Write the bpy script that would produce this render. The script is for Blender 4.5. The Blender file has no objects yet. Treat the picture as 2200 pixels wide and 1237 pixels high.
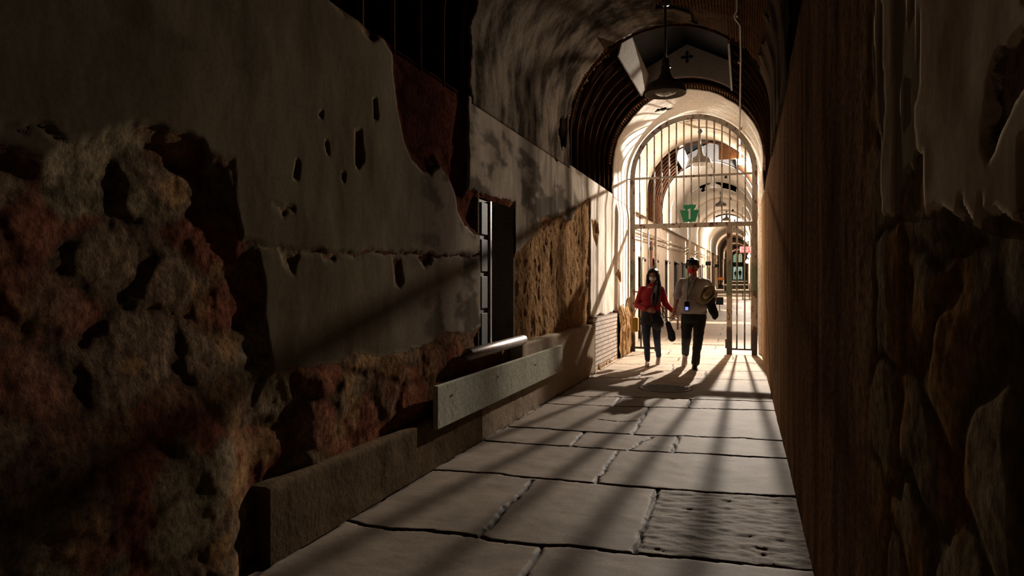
import bpy, bmesh, math, random
import numpy as np
from mathutils import Vector, Matrix
random.seed(7)
S = bpy.context.scene
COL = S.collection
PI = math.pi
# ------------------------------------------------------------------ camera
F = 2200/36*24.0
TH = math.atan(500/F)
CT, ST = math.cos(TH), math.sin(TH)
HZ = 611.0
CH = 1.33
cam = bpy.data.cameras.new('camera'); cam.lens = 24.0; cam.sensor_width = 36
cam.clip_start = .05; cam.clip_end = 300
co = bpy.data.objects.new('camera', cam); COL.objects.link(co)
co.location = (0, 0, CH)
co.rotation_euler = (PI/2 - math.atan((618.5-HZ)/F), 0, TH)
S.camera = co
S.view_settings.view_transform = 'Standard'
try: S.view_settings.look = 'None'
except Exception: pass
S.view_settings.gamma = 1; S.view_settings.use_curve_mapping = False
S.view_settings.exposure = 2.22
w = bpy.data.worlds.new('night'); S.world = w; w.use_nodes = True
w.node_tree.nodes['Background'].inputs[0].default_value = (.5, .45, .4, 1)
w.node_tree.nodes['Background'].inputs[1].default_value = 0.0002

# measured points of the photograph turned into places on the floor or a wall of the corridor
def on_floor(px, py, z=0.):
    d = (CH-z)*F/(py-HZ); u = (px-1100)/F*d
    return (u*CT-d*ST, u*ST+d*CT)
def on_wall(px, py, X):
    k = (px-1100)/F
    d = X/(k*CT-ST)
    return (d*(k*ST+CT), CH-(py-HZ)/F*d)          # (Y, Z)
SL = .02; Y0 = 14.0
def fz(y): return max(0., (y-Y0)*SL)              # the cell block floor climbs gently

# ------------------------------------------------------------------ noise
def _h(ix, iy, s):
    n = (ix.astype(np.int64)*374761393 + iy.astype(np.int64)*668265263 + s*1442695041) & 0xffffffff
    n = ((n ^ (n >> 13))*1274126177) & 0xffffffff
    n = (n ^ (n >> 16)) & 0xffffff
    return n/float(0xffffff)
def vn(x, y, s=0):
    ix = np.floor(x); iy = np.floor(y); fx = x-ix; fy = y-iy
    fx = fx*fx*(3-2*fx); fy = fy*fy*(3-2*fy)
    a = _h(ix, iy, s); b = _h(ix+1, iy, s); c = _h(ix, iy+1, s); d = _h(ix+1, iy+1, s)
    return (a*(1-fx)+b*fx)*(1-fy)+(c*(1-fx)+d*fx)*fy
def fbm(x, y, s=0, o=4):
    t = 0; a = .5
    for i in range(o):
        t = t+a*vn(x, y, s+i*17); x = x*2.03+5.1; y = y*2.03+1.7; a *= .5
    return t/(1-.5**o)
def cells(x, y, s=0, jit=.85):
    ix = np.floor(x); iy = np.floor(y)
    f1 = np.full(x.shape, 9.); f2 = np.full(x.shape, 9.); cid = np.zeros(x.shape)
    for i in (-1, 0, 1):
        for j in (-1, 0, 1):
            cx = ix+i; cy = iy+j
            px = cx+.5+(_h(cx, cy, s)-.5)*jit; py = cy+.5+(_h(cx, cy, s+9)-.5)*jit
            d = np.hypot(px-x, py-y); idd = _h(cx, cy, s+23)
            m = d < f1
            f2 = np.where(m, f1, np.minimum(f2, d)); cid = np.where(m, idd, cid); f1 = np.where(m, d, f1)
    return f1, f2, cid
def sst(a, b, x):
    t = np.clip((x-a)/(b-a), 0, 1); return t*t*(3-2*t)
def segd(X, Y, pts, closed=False):
    D = np.full(X.shape, 99.)
    n = len(pts)
    for i in range(n if closed else n-1):
        ax, ay = pts[i]; bx, by = pts[(i+1) % n]
        vx, vy = bx-ax, by-ay; L = vx*vx+vy*vy+1e-12
        t = np.clip(((X-ax)*vx+(Y-ay)*vy)/L, 0, 1)
        D = np.minimum(D, np.hypot(X-ax-t*vx, Y-ay-t*vy))
    return D
def sdpoly(X, Y, pts):
    D = segd(X, Y, pts, True); ins = np.zeros(X.shape, bool); n = len(pts)
    for i in range(n):
        ax, ay = pts[i]; bx, by = pts[(i+1) % n]
        if ay == by: continue
        c = ((ay > Y) != (by > Y)) & (X < (bx-ax)*(Y-ay)/(by-ay)+ax)
        ins ^= c
    return np.where(ins, D, -D)

# ------------------------------------------------------------------ objects
def tag(o, label=None, cat=None, group=None, kind=None):
    if label: o['label'] = label
    if cat: o['category'] = cat
    if group: o['group'] = group
    if kind: o['kind'] = kind
    return o
def empty(name, loc, label=None, cat=None, group=None, rz=0, parent=None):
    o = bpy.data.objects.new(name, None); COL.objects.link(o)
    o.location = loc; o.rotation_euler = (0, 0, rz); o.empty_display_size = .1
    if parent: o.parent = parent
    return tag(o, label, cat, group)
def link(name, me, mat, parent=None, smooth=False, label=None):
    o = bpy.data.objects.new(name, me); COL.objects.link(o)
    if mat: me.materials.append(mat)
    if smooth: me.polygons.foreach_set('use_smooth', [True]*len(me.polygons))
    if parent: o.parent = parent
    if label: o['label'] = label
    return o
class MB:
    def __init__(s): s.v = []; s.f = []
    def add(s, v, f):
        n = len(s.v); s.v += [tuple(p) for p in v]; s.f += [tuple(i+n for i in q) for q in f]; return s
    def box(s, c, d, rot=None):
        hx, hy, hz = d[0]/2, d[1]/2, d[2]/2
        P = [Vector((x, y, z)) for x in (-hx, hx) for y in (-hy, hy) for z in (-hz, hz)]
        if rot is not None: P = [rot @ p for p in P]
        P = [p+Vector(c) for p in P]
        return s.add(P, [(0, 1, 3, 2), (4, 6, 7, 5), (0, 4, 5, 1), (2, 3, 7, 6), (0, 2, 6, 4), (1, 5, 7, 3)])
    def b2(s, a, b):
        return s.box([(a[i]+b[i])/2 for i in range(3)], [abs(b[i]-a[i]) for i in range(3)])
    def tube(s, pts, r, n=8, cap=True):
        pts = [Vector(p) for p in pts]; V = []; m = len(pts)
        rr = r if isinstance(r, (list, tuple)) else [r]*m
        up = None
        for i, p in enumerate(pts):
            t = (pts[min(i+1, m-1)]-pts[max(i-1, 0)]).normalized()
            if up is None:
                up = Vector((0, 0, 1)) if abs(t.z) < .9 else Vector((1, 0, 0))
            a = t.cross(up).normalized(); b = a.cross(t).normalized(); up = b
            for k in range(n):
                an = 2*PI*k/n; V.append(p+a*math.cos(an)*rr[i]+b*math.sin(an)*rr[i])
        Fc = [(i*n+k, i*n+(k+1) % n, (i+1)*n+(k+1) % n, (i+1)*n+k) for i in range(m-1) for k in range(n)]
        if cap: Fc += [tuple(range(n))[::-1], tuple(range((m-1)*n, m*n))]
        return s.add(V, Fc)
    def lathe(s, prof, c=(0, 0, 0), n=32, M=None, closed=False):
        V = []; 
        for r, z in prof:
            for k in range(n):
                a = 2*PI*k/n; p = Vector((r*math.cos(a), r*math.sin(a), z))
                if M is not None: p = M @ p
                V.append(p+Vector(c))
        m = len(prof)
        Fc = [(i*n+k, i*n+(k+1) % n, (i+1)*n+(k+1) % n, (i+1)*n+k) for i in range(m-1) for k in range(n)]
        if closed: Fc += [((m-1)*n+k, (m-1)*n+(k+1) % n, (k+1) % n, k) for k in range(n)]
        return s.add(V, Fc)
    def prism(s, poly, axis, a, b):
        # poly: 2-D outline; axis 'y': outline in (x, z) stretched from y=a to y=b; axis 'x': outline in (y, z)
        f = (lambda p, t: (p[0], t, p[1])) if axis == 'y' else (lambda p, t: (t, p[0], p[1])) if axis == 'x' else (lambda p, t: (p[0], p[1], t))
        n = len(poly)
        return s.add([f(p, a) for p in poly]+[f(p, b) for p in poly],
                     [tuple(range(n))[::-1], tuple(range(n, 2*n))]+[(i, (i+1) % n, n+(i+1) % n, n+i) for i in range(n)])
    def ball(s, c, r, rot=None, nu=20, nv=12):
        if not isinstance(r, (tuple, list)): r = (r, r, r)
        V = []; Fc = []
        for j in range(1, nv):
            ph = PI*j/nv
            for i in range(nu):
                a = 2*PI*i/nu; p = Vector((r[0]*math.sin(ph)*math.cos(a), r[1]*math.sin(ph)*math.sin(a), r[2]*math.cos(ph)))
                if rot is not None: p = rot @ p
                V.append(p+Vector(c))
        for z in (1, -1):
            p = Vector((0, 0, r[2]*z))
            if rot is not None: p = rot @ p
            V.append(p+Vector(c))
        for j in range(nv-2):
            for i in range(nu): Fc.append((j*nu+i, (j+1)*nu+i, (j+1)*nu+(i+1) % nu, j*nu+(i+1) % nu))
        t = (nv-1)*nu
        for i in range(nu):
            Fc.append((t, i, (i+1) % nu)); Fc.append((t+1, (nv-2)*nu+(i+1) % nu, (nv-2)*nu+i))
        return s.add(V, Fc)
    def cap(s, p, q, r1, r2, n=14):
        p = Vector(p); q = Vector(q); t = (q-p); L = t.length; t.normalize()
        R = Vector((0, 0, 1)).rotation_difference(t).to_matrix()
        V = []; rings = []
        for j in range(1, 6): a = PI/2*j/5; rings.append((r1*math.sin(a), -r1*math.cos(a)))
        for j in range(0, 5): a = PI/2*j/5; rings.append((r2*math.cos(a), L+r2*math.sin(a)))
        for r, z in rings:
            for k in range(n):
                a = 2*PI*k/n; V.append(p+R @ Vector((r*math.cos(a), r*math.sin(a), z)))
        V.append(p+R @ Vector((0, 0, -r1))); V.append(p+R @ Vector((0, 0, L+r2)))
        m = len(rings)
        Fc = [(i*n+k, i*n+(k+1) % n, (i+1)*n+(k+1) % n, (i+1)*n+k) for i in range(m-1) for k in range(n)]
        Fc += [(m*n, (k+1) % n, k) for k in range(n)]+[(m*n+1, (m-1)*n+k, (m-1)*n+(k+1) % n) for k in range(n)]
        return s.add(V, Fc)
    def limb(s, pts, rs):
        for i in range(len(pts)-1): s.cap(pts[i], pts[i+1], rs[i], rs[i+1])
        return s
    def mesh(s, name):
        me = bpy.data.meshes.new(name); me.from_pydata(s.v, [], s.f); me.validate(); me.update()
        bm = bmesh.new(); bm.from_mesh(me); bmesh.ops.recalc_face_normals(bm, faces=bm.faces); bm.to_mesh(me); bm.free()
        return me
    def build(s, name, mat, parent=None, smooth=False, bev=0, label=None):
        o = link(name, s.mesh(name), mat, parent, smooth, label)
        if bev:
            b = o.modifiers.new('bevel', 'BEVEL'); b.width = bev; b.segments = 2; b.limit_method = 'ANGLE'
        return o
    def fuse(s, name, mat, parent=None, voxel=.007, smooth=6, label=None, disp=0):
        """overlapping closed shapes melted into one continuous surface"""
        me = bpy.data.meshes.new('t'); me.from_pydata(s.v, [], s.f); me.update()
        bm = bmesh.new(); bm.from_mesh(me); bmesh.ops.recalc_face_normals(bm, faces=bm.faces); bm.to_mesh(me); bm.free()
        o = bpy.data.objects.new('t', me); COL.objects.link(o)
        r = o.modifiers.new('r', 'REMESH'); r.mode = 'VOXEL'; r.voxel_size = voxel
        m = o.modifiers.new('s', 'SMOOTH'); m.factor = .5; m.iterations = smooth
        dg = bpy.context.evaluated_depsgraph_get(); dg.update()
        out = bpy.data.meshes.new_from_object(o.evaluated_get(dg))
        bpy.data.objects.remove(o)
        if disp:
            n = len(out.vertices); a = np.empty(n*3); out.vertices.foreach_get('co', a); a = a.reshape(-1, 3)
            nn = np.empty(n*3); out.vertices.foreach_get('normal', nn); nn = nn.reshape(-1, 3)
            h = fbm(a[:, 0]*14+a[:, 1]*9, a[:, 2]*12+a[:, 1]*7, 5, 3)-.5
            a += nn*(h*disp)[:, None]; out.vertices.foreach_set('co', a.ravel())
        out.materials.clear()
        return link(name, out, mat, parent, True, label)
def grid(name, P, mat, attrs={}, keep=None, parent=None, smooth=True, flip=False):
    n, m = P.shape[:2]
    idx = np.arange(n*m).reshape(n, m)
    q = np.stack([idx[:-1, :-1], idx[1:, :-1], idx[1:, 1:], idx[:-1, 1:]], -1).reshape(-1, 4)
    if flip: q = q[:, ::-1]
    if keep is not None:
        k = keep[:-1, :-1] & keep[1:, :-1] & keep[1:, 1:] & keep[:-1, 1:]
        q = q[k.reshape(-1)]
    me = bpy.data.meshes.new(name)
    me.vertices.add(n*m); me.vertices.foreach_set('co', P.reshape(-1).astype(np.float32))
    me.loops.add(q.size); me.loops.foreach_set('vertex_index', q.reshape(-1).astype(np.int32))
    me.polygons.add(len(q)); me.polygons.foreach_set('loop_start', np.arange(0, q.size, 4, dtype=np.int32))
    me.update(calc_edges=True)
    for k, a in attrs.items():
        if a.ndim == 2:
            at = me.attributes.new(k, 'FLOAT', 'POINT'); at.data.foreach_set('value', a.reshape(-1).astype(np.float32))
        else:
            at = me.attributes.new(k, 'FLOAT_COLOR', 'POINT')
            c = np.concatenate([a, np.ones(a.shape[:2]+(1,))], -1); at.data.foreach_set('color', c.reshape(-1).astype(np.float32))
    return link(name, me, mat, parent, smooth)

# ------------------------------------------------------------------ materials
def mat_new(name):
    m = bpy.data.materials.new(name); m.use_nodes = True
    nt = m.node_tree; b = nt.nodes['Principled BSDF']
    return m, nt, b
def N(nt, t, **kw):
    n = nt.nodes.new(t)
    for k, v in kw.items(): setattr(n, k, v)
    return n
def noise(nt, scale, detail=6, vec=None, sc=None, rough=.6):
    n = N(nt, 'ShaderNodeTexNoise'); n.inputs['Scale'].default_value = scale; n.inputs['Detail'].default_value = detail
    n.inputs['Roughness'].default_value = rough
    tc = N(nt, 'ShaderNodeTexCoord')
    mp = N(nt, 'ShaderNodeMapping'); nt.links.new(tc.outputs['Object'], mp.inputs[0])
    if sc: mp.inputs['Scale'].default_value = sc
    nt.links.new(mp.outputs[0], n.inputs['Vector'])
    return n
def ramp(nt, src, stops):
    r = N(nt, 'ShaderNodeValToRGB'); e = r.color_ramp.elements
    while len(e) < len(stops): e.new(.5)
    for i, (p, c) in enumerate(stops): e[i].position = p; e[i].color = tuple(c)+(1,) if len(c) == 3 else c
    nt.links.new(src, r.inputs[0]); return r
def mixc(nt, a, b, f, mode='MIX'):
    m = N(nt, 'ShaderNodeMix', data_type='RGBA', blend_type=mode)
    for s, i in ((f, 0), (a, 6), (b, 7)):
        if isinstance(s, (int, float)): m.inputs[i].default_value = s
        elif isinstance(s, tuple): m.inputs[i].default_value = s+(1,) if len(s) == 3 else s
        else: nt.links.new(s, m.inputs[i])
    return m.outputs[2]
def bump(nt, b, h, st=.5, dist=.01):
    bp = N(nt, 'ShaderNodeBump'); bp.inputs['Strength'].default_value = st; bp.inputs['Distance'].default_value = dist
    nt.links.new(h, bp.inputs['Height']); nt.links.new(bp.outputs[0], b.inputs['Normal']); return bp
def math_(nt, op, a, b=None):
    m = N(nt, 'ShaderNodeMath', operation=op)
    for i, s in enumerate((a, b)):
        if s is None: continue
        if isinstance(s, (int, float)): m.inputs[i].default_value = s
        else: nt.links.new(s, m.inputs[i])
    return m.outputs[0]
def simple(name, col, rough=.6, metal=0, var=.15, sc=20, bs=.3, spec=.4, stretch=None, bd=.004):
    m, nt, b = mat_new(name)
    n = noise(nt, sc, 5, sc=stretch)
    c = ramp(nt, n.outputs[0], [(.3, tuple(x*(1-var) for x in col)), (.7, tuple(min(1, x*(1+var)) for x in col))])
    nt.links.new(c.outputs[0], b.inputs['Base Color'])
    b.inputs['Roughness'].default_value = rough; b.inputs['Metallic'].default_value = metal
    b.inputs['Specular IOR Level'].default_value = spec
    if bs: bump(nt, b, n.outputs[0], bs, bd)
    return m
def emit(name, col, st):
    m, nt, b = mat_new(name)
    b.inputs['Base Color'].default_value = (0, 0, 0, 1)
    b.inputs['Emission Color'].default_value = col+(1,); b.inputs['Emission Strength'].default_value = st
    return m
# wall: peeling plaster over rubble
def wall_material(name, fine=1., bst=.7):
    m, nt, b = mat_new(name)
    sd = N(nt, 'ShaderNodeAttribute', attribute_name='sd').outputs['Fac']
    cp = N(nt, 'ShaderNodeAttribute', attribute_name='plaster_colour').outputs['Color']
    cr = N(nt, 'ShaderNodeAttribute', attribute_name='stone_colour').outputs['Color']
    n1 = noise(nt, 22, 6); e = math_(nt, 'MULTIPLY', math_(nt, 'SUBTRACT', n1.outputs[0], .5), .045)
    s = math_(nt, 'ADD', sd, e)
    f = N(nt, 'ShaderNodeMapRange'); f.inputs[1].default_value = -.002; f.inputs[2].default_value = .002; nt.links.new(s, f.inputs[0])
    # plaster: blotches, streaks
    n2 = noise(nt, 3, 8, sc=(1, 1, .45)); r2 = ramp(nt, n2.outputs[0], [(.3, (.58, .56, .53)), (.58, (1, 1, 1))])
    n3 = noise(nt, 45, 4); r3 = ramp(nt, n3.outputs[0], [(.25, (.8, .78, .76)), (.6, (1, 1, 1))])
    p = mixc(nt, mixc(nt, cp, r2.outputs[0], 1., 'MULTIPLY'), r3.outputs[0], 1., 'MULTIPLY')
    # rubble: grain
    n4 = noise(nt, 30*fine, 9, rough=.65); r4 = ramp(nt, n4.outputs[0], [(.3, (.35, .32, .3)), (.55, (1, 1, 1)), (.8, (1.6, 1.5, 1.4))])
    q = mixc(nt, cr, r4.outputs[0], 1., 'MULTIPLY')
    nt.links.new(mixc(nt, q, p, f.outputs[0]), b.inputs['Base Color'])
    hh = N(nt, 'ShaderNodeMix', data_type='FLOAT'); nt.links.new(f.outputs[0], hh.inputs[0])
    nt.links.new(n4.outputs[0], hh.inputs[2])
    pl = math_(nt, 'ADD', math_(nt, 'MULTIPLY', n2.outputs[0], .10), math_(nt, 'ADD', math_(nt, 'MULTIPLY', n3.outputs[0], .03), .7))
    nt.links.new(pl, hh.inputs[3])
    bump(nt, b, hh.outputs[0], bst, .022)
    rr = N(nt, 'ShaderNodeMapRange'); nt.links.new(f.outputs[0], rr.inputs[0]); rr.inputs[3].default_value = .95; rr.inputs[4].default_value = .85
    nt.links.new(rr.outputs[0], b.inputs['Roughness']); b.inputs['Specular IOR Level'].default_value = 0.
    return m
M = {}
M['wall'] = wall_material('peeling_wall')
M['wallR'] = wall_material('rough_wall', 1.3, .3)
def plaster_mat(name, base, dark, grime=.55, rough=.85):
    m, nt, b = mat_new(name)
    n = noise(nt, 2.3, 9, sc=(1, 1, .6)); r = ramp(nt, n.outputs[0], [(grime-.16, dark), (grime, base)])
    n2 = noise(nt, 30, 5); r2 = ramp(nt, n2.outputs[0], [(.3, (.72, .7, .68)), (.6, (1, 1, 1))])
    nt.links.new(mixc(nt, r.outputs[0], r2.outputs[0], 1., 'MULTIPLY'), b.inputs['Base Color'])
    b.inputs['Roughness'].default_value = rough; b.inputs['Specular IOR Level'].default_value = 0.
    bump(nt, b, mixc(nt, n.outputs[0], n2.outputs[0], .25), .7, .02)
    return m
M['vault'] = plaster_mat('mouldy_vault_plaster', (.20, .155, .115), (.04, .03, .022), .56)
M['vault_white'] = plaster_mat('white_vault_plaster', (.80, .755, .69), (.55, .5, .42), .38)
M['far_wall'] = plaster_mat('far_wall_plaster', (.60, .50, .40), (.30, .2, .13), .45)
M['skirt'] = plaster_mat('rendered_plinth', (.36, .285, .21), (.18, .13, .09), .45, .8)
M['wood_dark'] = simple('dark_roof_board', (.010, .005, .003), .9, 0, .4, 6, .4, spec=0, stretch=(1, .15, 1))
M['lath'] = simple('old_lath', (.12, .065, .035), .8, 0, .45, 9, .4, spec=0)
M['rib'] = simple('vault_rib_timber', (.13, .06, .035), .8, 0, .3, 14, .3, spec=.0)
M['board'] = plaster_mat('painted_board', (.46, .45, .37), (.22, .2, .15), .36, .6)
M['white_board'] = plaster_mat('white_painted_board', (.5, .47, .43), (.3, .27, .24), .4, .55)
M['plywood'] = simple('plywood', (.10, .045, .018), .8, 0, .15, 5, .1, spec=.05)
M['steel'] = simple('worn_steel', (.22, .18, .16), .45, .7, .4, 15, .2)
M['conduit'] = simple('galvanised_conduit', (.30, .25, .20), .5, .3, .3, 40, .4)
M['pipe'] = simple('whitewashed_pipe', (.42, .33, .25), .6, 0, .4, 12, .3)
M['shade'] = simple('enamel_lamp_shade', (.10, .085, .07), .5, .1, .4, 20, .2)
M['shade_in'] = simple('white_enamel', (.6, .56, .5), .35, 0, .08, 20, 0)
M['glass'] = simple('frosted_lens', (.35, .33, .31), .12, 0, .2, 25, .3, .8)
M['black'] = simple('black_paint', (.006, .006, .007), .6, 0, .2, 10, .1, spec=.12)
M['deep'] = simple('cell_gloom_paint', (.03, .022, .018), .9, 0, .3, 5, .2)
M['door_wood'] = simple('worn_door_wood', (.16, .10, .06), .6, 0, .5, 8, .4, stretch=(1, 1, .15))
M['door_green'] = simple('green_door_paint', (.15, .18, .11), .6, 0, .6, 8, .4, stretch=(1, 1, .2))
M['grate'] = simple('cast_iron', (.06, .048, .04), .5, .3, .3, 20, .3)
M['hole'] = simple('drain_shaft', (.004, .004, .004), .9, 0, 0, 5, 0)
M['green'] = simple('keystone_green', (.03, .22, .105), .4, 0, .08, 8, .05)
M['number'] = simple('number_white', (.62, .66, .6), .4, 0, .05, 8, 0)
# gate paint: cream over rust, an old green coat at waist height, bare iron at the foot
def gate_mat():
    m, nt, b = mat_new('flaking_gate_paint')
    g = N(nt, 'ShaderNodeNewGeometry'); sx = N(nt, 'ShaderNodeSeparateXYZ'); nt.links.new(g.outputs['Position'], sx.inputs[0])
    n = noise(nt, 14, 6, sc=(1, 1, .5)); n2 = noise(nt, 5, 5, sc=(1, 1, .6))
    z = math_(nt, 'ADD', sx.outputs[2], math_(nt, 'MULTIPLY', math_(nt, 'SUBTRACT', n2.outputs[0], .5), 1.0))
    c = ramp(nt, math_(nt, 'MULTIPLY', z, .25), [(.0, (.03, .022, .018)), (.1, (.035, .025, .02)), (.13, (.34, .28, .22)), (.27, (.33, .27, .21)), (.30, (.13, .17, .10)), (.43, (.15, .17, .11)), (.47, (.36, .29, .22)), (.75, (.27, .23, .18)), (1., (.27, .23, .18))])
    rust = ramp(nt, n.outputs[0], [(.56, (0, 0, 0)), (.6, (1, 1, 1))])
    nt.links.new(mixc(nt, c.outputs[0], (.10, .035, .015), rust.outputs[0]), b.inputs['Base Color'])
    b.inputs['Roughness'].default_value = .5; bump(nt, b, n.outputs[0], .6, .006)
    return m
M['gate'] = gate_mat()
def floor_mat():
    m, nt, b = mat_new('worn_flagstone')
    cr = N(nt, 'ShaderNodeAttribute', attribute_name='stone_colour').outputs['Color']
    ro = N(nt, 'ShaderNodeAttribute', attribute_name='rough').outputs['Fac']
    n = noise(nt, 3, 8); r = ramp(nt, n.outputs[0], [(.3, (.72, .7, .68)), (.65, (1.08, 1.06, 1.04))])
    n2 = noise(nt, 60, 8, rough=.8); r2 = ramp(nt, n2.outputs[0], [(.3, (.7, .7, .7)), (.65, (1.1, 1.1, 1.1))])
    nt.links.new(mixc(nt, mixc(nt, cr, r.outputs[0], 1., 'MULTIPLY'), r2.outputs[0], 1., 'MULTIPLY'), b.inputs['Base Color'])
    n3 = noise(nt, 16, 9, sc=(.55, 1.6, 1), rough=.7)
    bp = bump(nt, b, mixc(nt, n2.outputs[0], n3.outputs[0], .6), .5, .008)
    nt.links.new(math_(nt, 'ADD', math_(nt, 'MULTIPLY', ro, .9), .22), bp.inputs['Strength'])
    b.inputs['Roughness'].default_value = .66; b.inputs['Specular IOR Level'].default_value = .045
    return m
M['floor'] = floor_mat()
def far_floor_mat():
    m, nt, b = mat_new('cell_block_paving')
    tc = N(nt, 'ShaderNodeTexCoord'); br = N(nt, 'ShaderNodeTexBrick'); mp = N(nt, 'ShaderNodeMapping')
    nt.links.new(tc.outputs['Object'], mp.inputs[0]); nt.links.new(mp.outputs[0], br.inputs[0])
    br.inputs['Scale'].default_value = 1.; br.inputs['Brick Width'].default_value = 1.15; br.inputs['Row Height'].default_value = .8
    br.inputs['Mortar Size'].default_value = .012; br.inputs['Mortar'].default_value = (.03, .022, .018, 1)
    br.inputs['Color1'].default_value = (.26, .21, .165, 1); br.inputs['Color2'].default_value = (.33, .27, .21, 1)
    n = noise(nt, 6, 8); r = ramp(nt, n.outputs[0], [(.3, (.7, .68, .66)), (.65, (1.05, 1.03, 1.0))])
    nt.links.new(mixc(nt, br.outputs[0], r.outputs[0], 1., 'MULTIPLY'), b.inputs['Base Color'])
    b.inputs['Roughness'].default_value = .5; bump(nt, b, n.outputs[0], .3, .006)
    return m
M['far_floor'] = far_floor_mat()
def brick_mat():
    m, nt, b = mat_new('exposed_brickwork')
    tc = N(nt, 'ShaderNodeTexCoord'); sp = N(nt, 'ShaderNodeSeparateXYZ'); nt.links.new(tc.outputs['Object'], sp.inputs[0])
    cb = N(nt, 'ShaderNodeCombineXYZ'); nt.links.new(sp.outputs[1], cb.inputs[0]); nt.links.new(sp.outputs[2], cb.inputs[1])
    br = N(nt, 'ShaderNodeTexBrick'); nt.links.new(cb.outputs[0], br.inputs[0])
    br.inputs['Scale'].default_value = 1.; br.inputs['Brick Width'].default_value = .125; br.inputs['Row Height'].default_value = .068
    br.inputs['Mortar Size'].default_value = .009; br.inputs['Mortar Smooth'].default_value = .3
    br.inputs['Mortar'].default_value = (.09, .045, .03, 1); br.inputs['Color1'].default_value = (.68, .58, .49, 1); br.inputs['Color2'].default_value = (.55, .44, .36, 1)
    n = noise(nt, 25, 6); r = ramp(nt, n.outputs[0], [(.3, (.6, .55, .5)), (.6, (1, 1, 1))])
    nt.links.new(mixc(nt, br.outputs[0], r.outputs[0], 1., 'MULTIPLY'), b.inputs['Base Color'])
    h = math_(nt, 'SUBTRACT', math_(nt, 'MULTIPLY', n.outputs[0], .35), br.outputs[1])
    bump(nt, b, h, 1., .02); b.inputs['Roughness'].default_value = .8
    return m
M['brick'] = brick_mat()
# people
M['skin'] = simple('skin', (.34, .17, .11), .5, 0, .08, 12, .05)
M['hair'] = simple('black_hair', (.012, .009, .008), .35, 0, .3, 60, .6, stretch=(1, 1, .2))
M['shirt'] = simple('pale_shirt_cloth', (.33, .29, .28), .85, 0, .08, 60, .3)
M['trouser'] = simple('black_trouser_cloth', (.012, .011, .014), .85, 0, .2, 60, .3)
M['jean'] = simple('navy_denim', (.02, .027, .055), .85, 0, .3, 60, .3)
M['red'] = simple('red_knit', (.26, .008, .012), .9, 0, .2, 80, .5)
M['maskred'] = simple('red_face_mask', (.55, .01, .01), .8, 0, .1, 50, .2)
M['maskwhite'] = simple('white_face_mask', (.55, .52, .5), .8, 0, .1, 50, .2)
M['shoe'] = simple('beige_canvas', (.5, .42, .36), .7, 0, .1, 50, .2)
M['hat'] = simple('cream_hat_felt', (.42, .36, .23), .8, 0, .1, 40, .3)
M['yellow'] = simple('yellow_canvas', (.5, .27, .04), .8, 0, .1, 40, .2)
M['strap'] = simple('green_lanyard_webbing', (.05, .10, .04), .7, 0, .1, 40, .1)
M['eye'] = simple('eye_white', (.16, .13, .11), .2, 0, 0, 5, 0)
BULB = (1., .88, .75)

# ------------------------------------------------------------------ floor (near): flagstones in relief
c4 = lambda pts: [on_floor(500+x*.5909, 760+y*.5909) for x, y in pts]
XL, XR = -2.20, .29
T = [
 [(-300, 560), (410, 610), (560, 640), (720, 648), (880, 665), (1000, 690), (1130, 700), (1290, 708), (1460, 730), (1760, 752), (2140, 788)],
 [(500, 400), (725, 425), (930, 435), (1090, 455), (1200, 460), (1330, 470), (1540, 490), (1780, 505), (2080, 522)],
 [(800, 305), (930, 318), (1230, 335), (1400, 350), (1620, 360), (2040, 383)],
 [(950, 262), (1120, 271), (1280, 283), (1500, 297), (1620, 300), (1850, 305), (2020, 318)],
 [(1080, 175), (1180, 182), (1380, 190), (1520, 195), (1700, 200), (1980, 207)],
 [(1150, 148), (1310, 156), (1400, 157), (1660, 164), (1970, 176)],
 [(1230, 84), (1340, 86), (1500, 88), (1720, 91), (1940, 96)],
 [(1300, 58), (1500, 60), (1720, 62), (1935, 64)],
 [(1350, 36), (1500, 37), (1720, 38), (1930, 40)],
]
L = [
 [(1090, 462), (1040, 520), (990, 560), (950, 610), (880, 668)], [(1550, 490), (1520, 560), (1490, 650), (1460, 730)],
 [(1130, 700), (1095, 750), (1050, 830)], [(1400, 352), (1360, 410), (1320, 470)], [(1280, 283), (1250, 310), (1225, 336)],
 [(1620, 302), (1600, 360)], [(1512, 196), (1485, 245), (1455, 292)], [(1410, 157), (1380, 190)], [(1667, 165), (1655, 196)],
 [(1720, 62), (1718, 91)], [(1500, 60), (1470, 88)], [(1330, 240), (1400, 248), (1470, 246)], [(1440, 350), (1490, 320), (1530, 305)], [(1600, 37), (1598, 62)]]
T = [c4(t) for t in T]; L = [c4(t) for t in L]
for y in (12.75, 13.3): T.append([(XL-.2, y), (-.8, y-.03), (XR+.2, y)])
L += [[(-1.1, 12.2), (-1.12, 12.75)], [(-.2, 12.75), (-.2, 13.3)], [(-1.4, 13.3), (-1.4, 14.1)]]
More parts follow.
